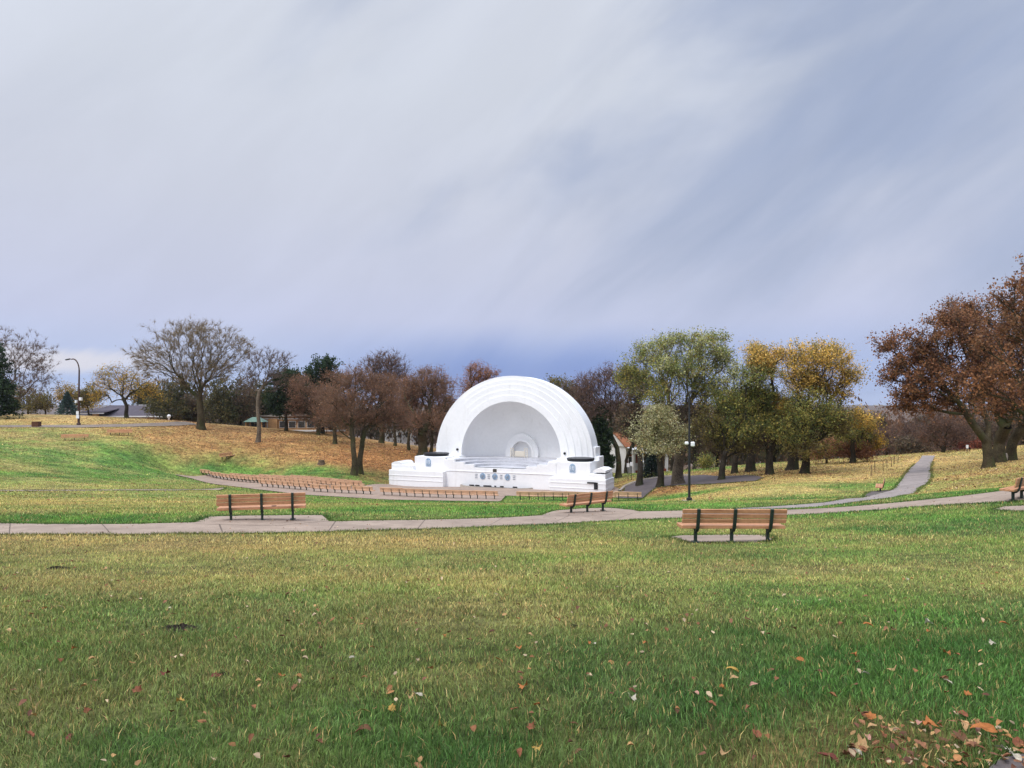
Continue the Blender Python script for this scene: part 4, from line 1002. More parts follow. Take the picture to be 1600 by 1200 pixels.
def tree(name, kind, label, px, D, tr, fork_py, blobs, n=320, group=None, base_py=None, sink=.15, bf=.35, limbs=None, cat='tree', dens=1.0, leafk=1.0, clump=None):
    clump = clump if clump is not None else (.12 if kind.startswith('bare') else .36)
    TN[0] += 1; r = np.random.default_rng(1000+TN[0]); random.seed(TN[0])
    pal, ls, lpt, spread, tpt, tc, bk = PAL[kind]
    b = at(px, D); base = np.array(b)-np.array([0, 0, sink])
    fx = np.array(P3(px, fork_py, D)); fork = base.copy(); fork[2] = max(fx[2], base[2]+.6)
    c = np.array([[*P3(q[0], q[1], D)] for q in blobs]); rad = np.array([[q[2]*D/F, q[2]*D/F*.9, q[3]*D/F] for q in blobs])
    kinds = [q[4] if len(q) > 4 else kind for q in blobs]
    c[:, 1] += r.uniform(-.45, .45, len(c))*rad[:, 0]
    fork[:2] += (np.average(c[:, :2], axis=0, weights=rad.prod(1))-fork[:2])*(.12 if limbs is None else .05)
    wgt = rad.prod(1)**.72; wgt /= wgt.sum()
    bi = r.choice(len(c), n, p=wgt)
    dr = r.normal(0, 1, (n, 3)); dr /= np.linalg.norm(dr, axis=1, keepdims=True)
    rr = r.uniform(.05, 1, n)**(1/2.1)
    lump = .82+.48*np.sin(dr[:, 0]*5+bi*2.1)*np.sin(dr[:, 1]*4+bi)*np.cos(dr[:, 2]*5+bi*.7)
    pts = c[bi]+dr*rad[bi]*(rr*lump*1.06)[:, None]
    # tips gather in sprays, leaving gaps between them
    nc_ = max(6, n//9); ctr = pts[:nc_]; own = r.integers(0, nc_, n); pull = clump*r.uniform(.5, 1, (n, 1)); pull[:nc_] = 0
    near = np.argmin(((pts[:, None, :]-ctr[None])**2).sum(2)+r.uniform(0, .6, (n, nc_)), axis=1)
    pts = pts+(ctr[near]-pts)*pull
    kp = pts[:, 2] > base[2]+.5; pts = pts[kp]
    P, par, cnt, tips, nt = grow(base, fork, pts, bf, r, seg=max(.7, rad.mean()*.35), lean=(px, D))
    rt = .007 if kind.startswith('bare') else .010
    gam = math.log(tr*.8/rt)/math.log(max(len(tips), 3))
    rdi = rt*cnt**gam
    f = np.arange(nt)/max(nt-1, 1); rdi[:nt] = tr*(1.0-.22*f)+tr*.55*np.exp(-f*9)
    V, Q = tubes(P, par, rdi, nt, 0)
    # a rounded crotch where the limbs leave the trunk
    th, ph = np.meshgrid(np.linspace(0, math.pi, 7), np.linspace(0, 2*math.pi, 11)[:-1], indexing='ij')
    sv = P[nt-1]+rdi[nt-1]*1.04*np.stack([np.sin(th)*np.cos(ph), np.sin(th)*np.sin(ph), np.cos(th)*1.15], -1).reshape(-1, 3)
    ii, jj = np.meshgrid(np.arange(6), np.arange(10), indexing='ij'); sq = np.stack([ii*10+jj, (ii+1)*10+jj, (ii+1)*10+(jj+1) % 10, ii*10+(jj+1) % 10], -1).reshape(-1, 4)+len(V)
    V = np.r_[V, sv]; Q = np.r_[Q, sq]
    root = empty(name, b, 0, label, cat, group)
    o = np.array(b)
    link('trunk', np_mesh('trunk', V-o, quads=Q, smooth=True), M[bk], root)
    # twigs
    nd = tips; pd = par[tips]
    out = P[nd]-P[pd]; out /= np.maximum(np.linalg.norm(out, axis=1, keepdims=True), 1e-6)
    nt_ = tpt
    tp = np.repeat(P[nd], nt_, 0); td = np.repeat(out, nt_, 0)+r.normal(0, .6, (len(nd)*nt_, 3))+np.array([0, 0, .15 if kind != 'cotton' else .4])
    td /= np.linalg.norm(td, axis=1, keepdims=True)
    sc = D/90
    tl = r.uniform(.35, 1.1, len(tp))[:, None]*(.75+.45*sc)*(1 if kind.startswith('bare') else 1.45)*min(1.0, .45+rad.mean()*.2)
    tp = tp-td*tl*.15
    side = np.cross(td, r.normal(0, 1, td.shape)); side /= np.linalg.norm(side, axis=1, keepdims=True)
    w = .011*(.5+.7*sc)
    tipp = tp+td*tl
    tV = np.stack([tp-side*w, tp+side*w, tipp], 1).reshape(-1, 3)
    i = np.arange(len(tp))*3; T = np.c_[i, i+1, i+2]
    tC = np.repeat(srgb(*tc)*r.uniform(.9, 1.7, (len(tp), 1)), 3, 0)
    # leaves sit along the twigs and around the tips
    k = max(1, int(round(lpt*dens*1.3)))
    m_ = len(nd)*k
    src = r.integers(0, len(tp), m_); lp = tp[src]+td[src]*tl[src]*r.uniform(.1, 1, (m_, 1))+r.normal(0, spread*.42, (m_, 3))*min(1.0, .35+rad.mean()*.22)
    s = ls*leafk*.86*(.55+.5*sc)*r.uniform(.55, 1.35, m_)
    nu = r.normal(0, 1, (m_, 3)); nu /= np.linalg.norm(nu, axis=1, keepdims=True)
    nv_ = np.cross(nu, r.normal(0, 1, (m_, 3))); nv_ /= np.linalg.norm(nv_, axis=1, keepdims=True)
    a = nu*s[:, None]*.62; bb = nv_*s[:, None]*.42
    lV = np.stack([lp-a, lp-bb, lp+a, lp+bb], 1).reshape(-1, 3)
    q_ = (P[nd][:, None, :]-c[None])/rad[None]; tb = np.argmin((q_**2).sum(2), axis=1)      # which lobe of the crown a tip belongs to
    pcs = [np.array([srgb(*q) for q in PAL[k_][0]]) for k_ in kinds]
    tc1 = np.array([pcs[t_][r.integers(0, len(pcs[t_]))] for t_ in tb]); tc2 = np.array([pcs[t_][r.integers(0, len(pcs[t_]))] for t_ in tb])
    sw = (r.random(m_) < .4)[:, None]
    lc = np.where(sw, tc2[src//nt_], tc1[src//nt_])*r.uniform(.8, 1.65, (m_, 1))
    i = len(tV)+np.arange(m_)*4
    link('crown', np_mesh('crown', np.r_[tV, lV]-o, quads=np.c_[i, i+1, i+2, i+3], tris=T, col=np.r_[tC, np.repeat(lc, 4, 0)]), M['leaf'], root)
    return root

def spruce(label, px, D, top_py, half_px, base_py, colr, group=None):
    TN[0] += 1; r = np.random.default_rng(2000+TN[0])
    b = at(px, D); o = np.array(b); topz = -(top_py-HY)*D/F; hgt = topz-o[2]; hw = half_px*D/F
    root = empty('spruce_tree', b, 0, label, 'tree', group)
    MB().tube([(0, 0, -.2), (0, 0, hgt*.5), (0, 0, hgt)], [hgt*.022+.05, hgt*.012+.03, .02], 8).build('trunk', M['bark_dark'], root)
    n = 5200; f = r.random(n)**.75; f = 1-f*.97
    z = (1-f)*hgt*.97+.15; z = hgt*(1-f)
    lay = .78+.3*np.abs(((z/hgt*9) % 1)-.5)*2
    a = r.uniform(0, 6.283, n); q = hw*f*lay*r.uniform(.45, 1.08, n)*(.9+.15*np.sin(a*7+z*3))
    p = np.c_[q*np.cos(a), q*np.sin(a), z-.18*q]
    d = np.c_[np.cos(a), np.sin(a), r.uniform(-.5, .25, n)]+r.normal(0, .35, (n, 3)); d /= np.linalg.norm(d, axis=1, keepdims=True)
    s = np.cross(d, r.normal(0, 1, (n, 3))); s /= np.linalg.norm(s, axis=1, keepdims=True)
    l = r.uniform(.15, .42, n)[:, None]*(.6+hw*.16); V = np.stack([p-d*l*.4, p-s*l*.28, p+d*l*.6, p+s*l*.28], 1).reshape(-1, 3)
    c = srgb(*colr)*r.uniform(.55, 1.5, (n, 1)); i = np.arange(n)*4
    link('crown', np_mesh('crown', V, quads=np.c_[i, i+1, i+2, i+3], col=np.repeat(c, 4, 0)), M['leaf'], root)

GL = 'trees on the left hill'; GM = 'trees around the bandshell'; GR = 'trees right of the bandshell'; GF = 'trees along the valley on the right'; GB = 'big maples at the right edge'
# left hill
tree('bare_tree', 'bare', 'large bare tree with a wide grey crown at the far left edge', 20, 134, .45, 622, [(40,560,52,48),(5,540,45,36),(66,590,34,42),(-35,580,55,50),(30,610,45,25)], 900, GL, dens=3)
tree('pine_tree', 'pine', 'dark green pine cut off by the left edge of the picture', -6, 116, .3, 640, [(2,615,24,36),(-4,568,18,36),(-25,600,30,50),(10,640,16,16)], 380, GL, bf=.2, dens=1.4)
tree('olive_tree', 'olive', 'low olive bushy tree left of the blue spruce behind the crest', 72, 144, .2, 640, [(72,628,22,16),(55,636,15,12)], 130, GL)
tree('olive_tree', 'olive', 'wider olive tree far left beside the dark pine', 45, 150, .2, 640, [(42,622,24,22),(60,630,22,18),(28,632,18,16)], 220, GL)
tree('olive_tree', 'yellow', 'yellow-olive tree low behind the street lamp pole', 118, 150, .2, 640, [(110,618,22,20),(125,628,22,18)], 200, GL)
tree('olive_tree', 'olive', 'low olive tree peeping out right of the street lamp', 138, 142, .2, 640, [(142,620,22,20),(125,630,16,15)], 150, GL)
spruce('small blue spruce behind the crest left of the street lamp', 105, 132, 611, 21, 647, (74, 92, 86), GL)
tree('yellow_tree', 'yellow', 'spreading yellow tree in front of the purple roofed house', 198, 122, .36, 634, [(190,590,40,22),(160,605,28,22),(225,605,30,24),(195,612,45,18),(150,622,18,14),(240,618,20,18)], 420, GL, dens=.62)
tree('bare_tree', 'bare_olive', 'tallest broad vase-shaped tree with thin olive leaves on the left hill', 314, 115, .62, 628, [(300,535,62,36),(355,540,44,34),(250,560,48,32),(325,570,55,34),(225,575,28,20),(380,545,24,26),(285,585,50,25),(310,515,50,18),(345,580,40,22)], 1500, GL, bf=.7, dens=.8)
tree('bare_tree', 'bare', 'slender leafless tree on the slope right of the broad vase-shaped tree', 403, 108, .30, 612, [(415,560,30,18),(400,580,24,22),(440,562,22,16),(425,590,25,25),(390,600,14,20)], 330, GL, bf=.7, dens=1)
for px, D, bl, kd, lb in ((268,138,[(265,622,32,30),(245,632,24,24),(285,606,20,20),(275,645,30,14)],'dimgreen','dark bushy tree between the purple roof and the broad bare tree'),
    (345,136,[(348,618,24,40),(335,636,26,28),(360,645,24,18)],'dimgreen','dark green tree just right of the broad bare trunk'),
    (376,140,[(374,618,26,36),(388,636,24,28),(365,645,22,18)],'dim','brown bushy tree between the two bare trees'),
    (292,142,[(296,640,24,20)],'dim','low brown bush behind the broad bare trunk'),
    (408,146,[(408,625,24,34),(425,640,22,22)],'dimgreen','dim green tree behind the slender leafless tree'),
    (232,158,[(232,622,22,22)],'dimgreen','dim tree behind the right end of the purple roof')):
    tree('bushy_tree', kd, lb, px, D, .25, 648, bl, 300, GL, clump=.3)
tree('pine_tree', 'pine', 'dark rounded pine with a bare lower trunk left of the russet trees', 447, 122, .3, 645, [(440,595,28,26),(455,615,32,26),(432,625,22,22),(448,640,28,14)], 420, GL, bf=.2, dens=1.2)
tree('pine_tree', 'pine', 'tallest dark pine rising behind the russet trees', 500, 134, .35, 640, [(508,572,26,16),(495,590,36,20),(475,600,30,22),(515,600,26,26),(495,630,40,25)], 480, GL, bf=.2, dens=1.2)
tree('russet_tree', 'russet', 'russet tree in front of the tallest pine', 497, 120, .3, 655, [(478,612,32,28),(500,625,28,26),(470,640,26,22),(462,600,18,20)], 380, GL, dens=.8)
tree('russet_tree', 'russet', 'russet tree with a leaning dark trunk behind the twin-trunk tree', 523, 112, .32, 664, [(528,598,30,24),(515,625,30,26),(540,640,32,28),(510,650,28,18)], 420, GL, dens=.85)
tree('russet_tree', 'dim', 'brown tree behind the leaning russet tree', 505, 126, .3, 660, [(500,650,30,22),(530,660,30,18)], 220, GL)
# twin trunk russet tree: two trunks, one crown each, growing from one spot
tree('russet_tree', 'russet', 'front trunk of the twin russet tree beside the seating rows', 553, 95, .40, 688, [(540,622,40,30),(520,650,28,22),(560,600,36,22),(548,655,40,20),(560,585,20,14)], 620, GM, bf=.5, dens=.8)
tree('russet_tree', 'russet', 'rear trunk of the twin russet tree, leaning right with a long limb', 562, 97, .42, 690, [(590,620,40,32),(620,650,28,22),(585,655,36,20),(600,600,28,18),(635,665,20,12)], 620, GM, bf=.5, dens=.8)
tree('bare_tree', 'bare_brown', 'tall leafless tree rising behind the twin russet tree', 596, 122, .42, 655, [(602,568,38,22),(585,585,26,26),(622,585,24,24),(602,600,36,24)], 900, GM, bf=.55, dens=.5)
tree('russet_tree', 'russet', 'thick-trunked low-forking brown tree left of the bandshell', 660, 112, .85, 690, [(660,608,42,34),(690,618,30,34),(630,640,26,26),(668,655,44,22),(675,590,30,18),(640,610,24,26)], 760, GM, bf=.45, dens=.9)
for px, D, lb, bl in ((617,120,'slim straight dark trunk left of the thick brown tree',[(618,625,22,36)]),(639,116,'slim dark trunk nearest the thick brown tree on its left',[(642,620,24,36)]),(673,118,'slim trunk just right of the thick brown tree',[(690,625,26,40),(705,650,22,34)])):
    tree('slim_tree', 'russet', lb, px, D, .24, 655, bl, 240, GM, dens=.8)
tree('russet_tree', 'rust', 'orange-brown tree peeking over the left shoulder of the arch', 742, 118, .4, 660, [(748,588,28,18),(735,610,28,30),(765,585,16,10),(742,575,14,10)], 360, GM, dens=.8, leafk=.9)
tree('olive_tree', 'olive', 'yellow-olive treetop peeking over the right shoulder of the arch', 872, 122, .35, 650, [(872,602,24,12),(880,620,30,20)], 180, GM)
tree('russet_tree', 'dim', 'brown tree close behind the arch on its right', 905, 118, .35, 660, [(900,625,28,26),(915,650,30,30),(890,610,16,12)], 280, GM)
tree('bare_tree', 'bare_brown', 'tall leafless brown tree with forked trunk right of the arch', 967, 100, .42, 700, [(925,600,36,26),(950,590,30,22),(950,630,40,34),(910,615,22,22),(980,600,30,30),(930,640,30,25)], 1100, GM, bf=.5, dens=.8)
tree('dark_shrub', 'pine', 'tall dark evergreen shrub close against the right side of the arch', 944, 99, .2, 730, [(945,690,9,34),(938,660,9,26),(950,722,10,16)], 300, GM, bf=.2, cat='shrub', dens=1.1)
# right of the bandshell
tree('cottonwood_tree', 'cotton', 'tallest pale green cottonwood with a massive flared trunk', 1060, 75, .60, 690, [(1022,555,40,28),(1095,548,44,30),(1060,580,52,34),(1000,592,32,30,'green'),(1130,568,26,24),(1100,610,42,34,'green'),(1030,620,42,30,'green'),(1045,538,30,16),(1118,532,24,14),(1085,645,40,26,'dim'),(980,590,18,22,'green')], 1350, GR, bf=.5, dens=1.0)
tree('brown_tree', 'dim', 'dark-trunked brown tree between the white house and the silvery tree', 999, 86, .36, 680, [(990,640,24,36),(1000,600,24,26),(980,665,16,22)], 340, GR, dens=.8)
tree('silver_tree', 'silver', 'small silvery pale-leaved tree in front of the cottonwood', 1031, 72, .34, 705, [(1030,664,38,26),(1008,684,24,18),(1058,684,26,20),(1030,698,36,14),(1028,646,24,13)], 640, GR, bf=.4, dens=.9)
spruce('dark blue-green spruce behind the silvery tree', 1018, 92, 690, 17, 745, (44, 58, 50), GR)
tree('green_tree', 'green', 'green tree with a Y-forked trunk behind the black lamp post', 1127, 71, .34, 720, [(1165,592,40,32,'cotton'),(1182,562,28,20,'gold'),(1140,630,36,34),(1150,668,48,28,'green'),(1108,660,28,28,'olive'),(1150,700,40,14,'olive'),(1190,625,30,38),(1130,690,34,16,'olive')], 1000, GR, bf=.45, dens=.95)
tree('green_tree', 'dimgreen', 'dark green tree behind the Y-forked trunk', 1148, 84, .36, 700, [(1150,640,34,36),(1165,670,34,24)], 340, GR)
tree('green_tree', 'dimgreen', 'thick dark trunk beside the far grey road', 1173, 84, .55, 695, [(1178,640,32,36),(1185,675,34,22)], 340, GR)
tree('gold_tree', 'gold', 'golden-topped tree with a dark straight trunk left of the widest golden tree', 1203, 71, .40, 705, [(1200,575,28,28,'gold'),(1212,555,24,14),(1195,622,32,36,'green'),(1205,665,40,30,'green'),(1180,548,24,10),(1185,690,30,18,'dim'),(1222,640,26,30,'yellow')], 860, GR, bf=.45, dens=.9)
tree('gold_tree', 'gold', 'widest golden tree at the open end of the tree row', 1257, 69.5, .42, 700, [(1270,562,46,28),(1310,572,36,28),(1250,592,40,32),(1300,612,44,34,'yellow'),(1262,645,56,36,'green'),(1290,548,30,14),(1240,560,24,22),(1328,590,22,20),(1300,660,40,26,'olive'),(1262,700,44,14,'olive'),(1240,680,36,20,'green'),(1275,600,30,24,'yellow'),(1340,655,20,14,'yellow')], 1500, GR, bf=.45, dens=.9)
tree('dark_tree', 'dimgreen', 'thickest dark leaning trunk under the golden crowns', 1238, 79, .62, 700, [(1235,645,36,34),(1250,670,36,22)], 340, GR)
tree('yellow_tree', 'yellow', 'low yellow-green tree hanging out right below the golden tree', 1332, 86, .3, 690, [(1335,655,32,16,'gold'),(1358,668,24,16),(1312,668,32,22,'green'),(1342,684,34,16,'green'),(1372,690,18,14)], 480, GR, dens=.9)
tree('rust_bush', 'rust', 'orange-brown bushy tree at the edge of the dry lawn', 1292, 91, .16, 716, [(1292,700,26,16),(1275,708,20,12)], 240, GR, cat='shrub')
tree('rust_bush', 'rust', 'wider orange-brown bush right of its orange-brown neighbour', 1336, 88, .16, 714, [(1336,704,26,16),(1356,710,14,12),(1315,702,18,15)], 280, GR, cat='shrub')
tree('green_shrub', 'green', 'small green shrub in front of a globe lamp near the drive', 1104, 100, .08, 742, [(1103,724,16,12)], 80, GR, cat='shrub')
fill = [(1085,112,'dim',[(1085,680,28,30)],'brown tree far behind the lamp post'),(1120,118,'dim',[(1120,690,30,26)],'brown tree far behind the Y-forked trunk'),(1050,116,'dim',[(1048,670,28,36)],'brown tree far behind the thickest trunk'),
 (1160,124,'dim',[(1160,685,30,28)],'brown tree beyond the far grey road'),(1210,116,'dimgreen',[(1212,690,28,26)],'dim green tree far behind the dark straight trunk'),(1255,112,'dim',[(1258,690,30,26)],'dim brown tree far behind the widest golden tree'),
 (978,118,'dim',[(985,665,26,36),(965,650,22,30)],'dim brown tree above the white porch house'),(1012,120,'dimgreen',[(1012,680,24,34)],'dim green tree right of the white porch house'),(1300,110,'dimgreen',[(1300,680,34,24)],'dim green tree behind the orange-brown bushes')]
for px, D, kd, bl, lb in fill: tree('background_tree', kd, lb, px, D, .3, 720, bl, 260, GR)
# woods beyond the crest on the right
for px, D, kd, bl, lb in ((1385,116,'bare_brown',[(1385,690,26,26)],'bare grey-brown tree just right of the yellow-green tree'),(1412,125,'bare_brown',[(1412,680,30,26)],'bare grey-brown tree under the patch of far hills'),
 (1445,132,'dim',[(1445,672,32,28)],'dim brown tree behind the top of the walkway'),(1372,138,'dim',[(1372,668,24,22)],'purple-brown far tree beside the yellow-green tree'),(1425,110,'dim',[(1425,700,28,16)],'low brown thicket tree left of the walkway top'),
 (1505,128,'bare_brown',[(1505,675,34,32)],'brown tree behind the red bush'),(1550,120,'dim',[(1550,680,36,28)],'dim brown tree behind the maple trunks'),(1600,118,'dim',[(1600,672,40,30)],'dim brown tree at the right edge behind the maples'),(1640,120,'dimgreen',[(1640,660,44,40)],'dim green tree beyond the right edge')):
    tree('wood_tree', kd, lb, px, D, .25, 712, bl, 300, GF, dens=.8)
tree('brown_tree', 'bare_brown', 'rounded brown twiggy tree at the top of the walkway', 1474, 93, .3, 702, [(1470,660,34,24),(1450,680,22,18),(1495,675,26,24),(1475,690,34,12)], 480, GF, bf=.45, dens=1.5)
tree('red_bush', 'redleaf', 'dark red bush on the crest between the walkway and maples', 1515, 91, .12, 712, [(1515,702,24,14),(1535,700,14,14)], 220, GF, cat='shrub')
# big maples
tree('maple_tree', 'maple', 'front maple with the nearest straight trunk and brown leaves', 1545, 60, .46, 690, [(1440,545,44,34),(1402,575,30,30),(1480,515,44,32),(1425,610,40,26),(1475,590,50,36),(1520,550,50,50),(1395,540,22,20),(1455,632,40,24),(1415,632,28,18),(1510,630,44,26),(1540,590,40,40),(1430,590,40,36),(1500,500,40,30),(1465,560,40,30)], 1900, GB, limbs=1, bf=.6, dens=1.0, clump=.72)
tree('maple_tree', 'maple', 'left of the two rear maples standing close together', 1562, 66, .60, 690, [(1525,490,44,34),(1575,535,56,64),(1560,620,50,34)], 900, GB, bf=.55, dens=.9, clump=.72)
tree('maple_tree', 'maple', 'right of the two rear maples standing close together', 1579, 67, .52, 690, [(1600,480,48,44),(1630,560,56,70),(1600,630,50,34)], 700, GB, bf=.55, dens=.9, clump=.72)
tree('maple_tree', 'maple', 'near maple outside the right edge reaching low mossy limbs into view', 1725, 40, .5, 720, [(1550,590,56,30),(1595,500,56,44),(1640,440,56,46),(1700,480,90,90),(1520,612,34,16),(1575,640,50,16),(1700,590,100,60),(1575,455,26,22),(1540,540,34,24)], 900, GB, bf=1.0, dens=1.0, clump=.72)

# the woods in the valley: a mass of far trunks and crowns behind everything else
def woods():
    r = np.random.default_rng(77); V = []; Q = []; C = []; n0 = 0
    bands = [(225, 640, 150, 185, 12.0, 420, [(92, 78, 66), (80, 74, 56), (104, 88, 72), (72, 70, 52)]), (640, 1000, 140, 190, 11, 300, [(104, 80, 66), (92, 76, 62), (84, 78, 58)]),
             (930, 1345, 128, 190, 11.0, 560, [(92, 76, 60), (78, 74, 52), (104, 82, 62), (70, 66, 50)]), (1330, 1760, 120, 260, 11.0, 620, [(104, 86, 76), (116, 92, 78), (92, 80, 74), (124, 94, 74)])]
    for x0, x1, D0, D1, hh, n, pal in bands:
        for _ in range(n):
            D = r.uniform(D0, D1); px = r.uniform(x0, x1); x = (px-800)*D/F; z = h1(x, D); h_ = hh*r.uniform(.55, 1.1); m = 42
            cr_ = np.array([r.uniform(1.2, 2.6), r.uniform(1.2, 2.6), h_*.5])
            dr = r.normal(0, 1, (m, 3)); dr /= np.linalg.norm(dr, axis=1, keepdims=True)
            p = np.array([x, D, z+h_*.5])+dr*cr_*r.uniform(.2, 1, (m, 1))**.5
            up = np.c_[r.normal(0, .45, (m, 2)), np.ones(m)]; s = r.uniform(.35, .95, (m, 1)); t = np.c_[r.normal(0, 1, (m, 2)), np.zeros(m)]; t /= np.linalg.norm(t, axis=1, keepdims=True)
            V.append(np.stack([p-up*s*.6, p-t*s*.3, p+up*s*.7, p+t*s*.3], 1).reshape(-1, 3)); Q.append(n0+np.arange(4*m).reshape(-1, 4)); n0 += 4*m
            C.append(np.repeat(srgb(*pal[r.integers(0, len(pal))])*r.uniform(.6, 1.3, (m, 1)), 4, 0))
    o = link('woods', np_mesh('woods', np.concatenate(V), quads=np.concatenate(Q), col=np.concatenate(C)), M['leaf']); tag(o, kind='stuff')
woods()

# ------------------------------------------------------------------ sky, sun, camera
SUN_EL, SUN_DIR = R(56), Vector((-.55, -.62, 0)).normalized()
sun_v = Vector((SUN_DIR.x*math.cos(SUN_EL), SUN_DIR.y*math.cos(SUN_EL), math.sin(SUN_EL)))
w = bpy.data.worlds.new('World'); S.world = w; w.use_nodes = True
nt = w.node_tree; N = nt.nodes; L = nt.links
N.clear()
outn = N.new('ShaderNodeOutputWorld'); bgS = N.new('ShaderNodeBackground'); bgC = N.new('ShaderNodeBackground'); mixS = N.new('ShaderNodeMixShader')
sky = N.new('ShaderNodeTexSky'); sky.sky_type = 'NISHITA'; sky.sun_disc = False; sky.sun_elevation = SUN_EL; sky.sun_rotation = math.atan2(SUN_DIR.x, SUN_DIR.y)
L.new(sky.outputs[0], bgS.inputs[0]); bgS.inputs[1].default_value = .1
tc = N.new('ShaderNodeTexCoord'); sep = N.new('ShaderNodeSeparateXYZ'); L.new(tc.outputs['Generated'], sep.inputs[0])
def mth(op, a, b=None, c=None, clamp=False):
    n = N.new('ShaderNodeMath'); n.operation = op; n.use_clamp = clamp
    for i, v in enumerate((a, b, c)):
        if v is None: continue
        if isinstance(v, (int, float)): n.inputs[i].default_value = v
        else: L.new(v, n.inputs[i])
    return n.outputs[0]
def mrange(v, a, b, c, d, smooth=True):
    n = N.new('ShaderNodeMapRange'); n.interpolation_type = 'SMOOTHSTEP' if smooth else 'LINEAR'
    L.new(v, n.inputs['Value'])
    for k, q in zip(('From Min', 'From Max', 'To Min', 'To Max'), (a, b, c, d)): n.inputs[k].default_value = q
    return n.outputs['Result']
def mixc(f, a, b, mode='MIX'):
    n = N.new('ShaderNodeMix'); n.data_type = 'RGBA'; n.blend_type = mode
    if isinstance(f, (int, float)): n.inputs['Factor'].default_value = f
    else: L.new(f, n.inputs['Factor'])
    for i, v in ((6, a), (7, b)):
        if isinstance(v, tuple): n.inputs[i].default_value = (*v, 1)
        else: L.new(v, n.inputs[i])
    return n.outputs[2]
def noise(vec, scale, detail=5, rough=.55, dist=0):
    n = N.new('ShaderNodeTexNoise'); n.inputs['Scale'].default_value = scale; n.inputs['Detail'].default_value = detail; n.inputs['Roughness'].default_value = rough; n.inputs['Distortion'].default_value = dist
    L.new(vec, n.inputs['Vector']); return n.outputs['Fac']
x_, y_, z_ = sep.outputs
zc = mth('MAXIMUM', z_, 0.0)
def streak(ang, along, across, loc, scale, detail, rough, dist):
    mp = N.new('ShaderNodeMapping'); mp.vector_type = 'TEXTURE'; mp.inputs['Rotation'].default_value = (0, R(-ang), 0)
    mp.inputs['Scale'].default_value = (along, .8, across); mp.inputs['Location'].default_value = loc
    L.new(tc.outputs['Generated'], mp.inputs[0]); return noise(mp.outputs[0], scale, detail, rough, dist)
nA = streak(36, .62, .26, (.31, .2, .13), 1.35, 6, .52, .5)
nB = streak(40, .40, .10, (1.7, .4, .9), 1.3, 6, .55, .7)
az = mth('DIVIDE', x_, mth('MAXIMUM', y_, .15))
ramp = N.new('ShaderNodeValToRGB'); L.new(zc, ramp.inputs[0])
cr = ramp.color_ramp
stops = [(0.0, (184, 198, 230)), (.035, (172, 190, 230)), (.07, (184, 195, 228)), (.115, (194, 199, 225)), (.17, (198, 202, 222)), (.27, (203, 207, 221)), (.40, (208, 213, 224)), (.6, (212, 217, 228)), (1.0, (218, 224, 234))]
while len(cr.elements) < len(stops): cr.elements.new(.5)
for e, (p, c) in zip(cr.elements, stops): e.position = p; e.color = (*srgb(*c), 1)
base = ramp.outputs[0]
# darker blue bank low behind the bandshell, clearer to the left
bank = mth('MULTIPLY', mrange(az, -.40, -.02, 0, 1), mrange(az, .42, .12, .25, 1))
bank = mth('MULTIPLY', bank, mrange(mth('ADD', zc, mth('MULTIPLY', mth('SUBTRACT', nA, .5), .07)), .125, .045, 0, 1))
base = mixc(mth('MULTIPLY', bank, .95), base, tuple(srgb(122, 145, 204)))
# cream streak low on the left
cs = mth('MULTIPLY', mrange(mth('ABSOLUTE', mth('SUBTRACT', zc, mth('ADD', .052, mth('MULTIPLY', mth('SUBTRACT', nB, .5), .05)))), .022, .004, 0, 1), mrange(az, -.40, -.62, 0, 1))
base = mixc(mth('MULTIPLY', cs, .8), base, tuple(srgb(226, 222, 228)))
# slate streaks fanning up on the right
dk = mth('MULTIPLY', mrange(mth('ADD', nA, mth('MULTIPLY', mrange(az, -.3, .75, 0, 1), .30)), .50, .98, 0, 1), mrange(zc, .05, .2, .25, 1))
base = mixc(mth('MULTIPLY', dk, .85), base, tuple(srgb(150, 164, 194)))
st = mrange(nB, .3, .72, .972, 1.028)
cc = N.new('ShaderNodeCombineColor')
for k in range(3): L.new(st, cc.inputs[k])
base = mixc(1.0, base, cc.outputs[0], 'MULTIPLY')
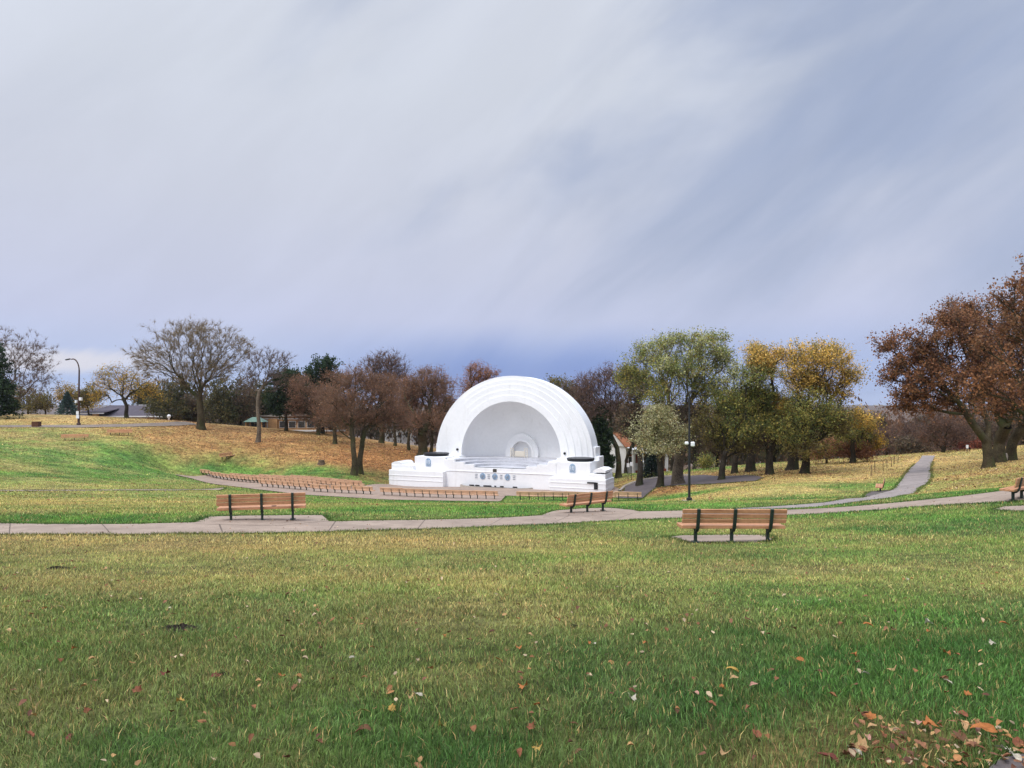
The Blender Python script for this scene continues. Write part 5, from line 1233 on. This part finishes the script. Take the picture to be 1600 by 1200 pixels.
# thin cloud around the sun, behind the camera, is brighter
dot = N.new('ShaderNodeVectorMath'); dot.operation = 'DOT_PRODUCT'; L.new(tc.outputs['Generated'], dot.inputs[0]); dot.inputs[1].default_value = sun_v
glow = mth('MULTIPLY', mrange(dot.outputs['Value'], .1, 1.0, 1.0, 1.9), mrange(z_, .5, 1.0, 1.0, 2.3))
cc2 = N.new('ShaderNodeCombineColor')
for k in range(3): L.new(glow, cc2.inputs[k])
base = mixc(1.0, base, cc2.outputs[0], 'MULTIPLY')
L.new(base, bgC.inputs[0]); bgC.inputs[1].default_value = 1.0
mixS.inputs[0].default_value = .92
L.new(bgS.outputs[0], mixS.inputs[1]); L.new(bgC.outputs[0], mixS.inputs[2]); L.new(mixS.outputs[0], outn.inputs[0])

sl = bpy.data.lights.new('sun', 'SUN'); sl.energy = 1.5; sl.angle = R(11); sl.color = (1, .96, .9)
so = bpy.data.objects.new('sun', sl); COL.objects.link(so); so.rotation_euler = (-sun_v).to_track_quat('-Z', 'Y').to_euler()

# the air over the valley: distant hills fade towards blue
hz = MB().box((0, 3000, 5), (14000, 6800, 130)).build('haze', None); hz.data.materials.clear()
hm = bpy.data.materials.new('haze'); hm.use_nodes = True; hn = hm.node_tree; hn.nodes.remove(hn.nodes['Principled BSDF'])
pv = hn.nodes.new('ShaderNodeVolumePrincipled'); pv.inputs['Color'].default_value = (.78, .84, .96, 1); pv.inputs['Density'].default_value = .00008; pv.inputs['Anisotropy'].default_value = .2
hn.links.new(pv.outputs[0], hn.nodes['Material Output'].inputs['Volume']); hz.data.materials.append(hm); tag(hz, kind='stuff')
cd = bpy.data.cameras.new('camera'); cam = bpy.data.objects.new('camera', cd); COL.objects.link(cam)
cam.location = (0, 0, 0); cam.rotation_euler = (R(90), 0, 0)
cd.sensor_width = 36; cd.lens = 36*F/1600; cd.shift_y = (HY-600)/1600
cd.clip_start = .05; cd.clip_end = 12000
S.camera = cam
S.view_settings.view_transform = 'Standard'; S.view_settings.look = 'None'; S.view_settings.exposure = .12; S.view_settings.gamma = 1
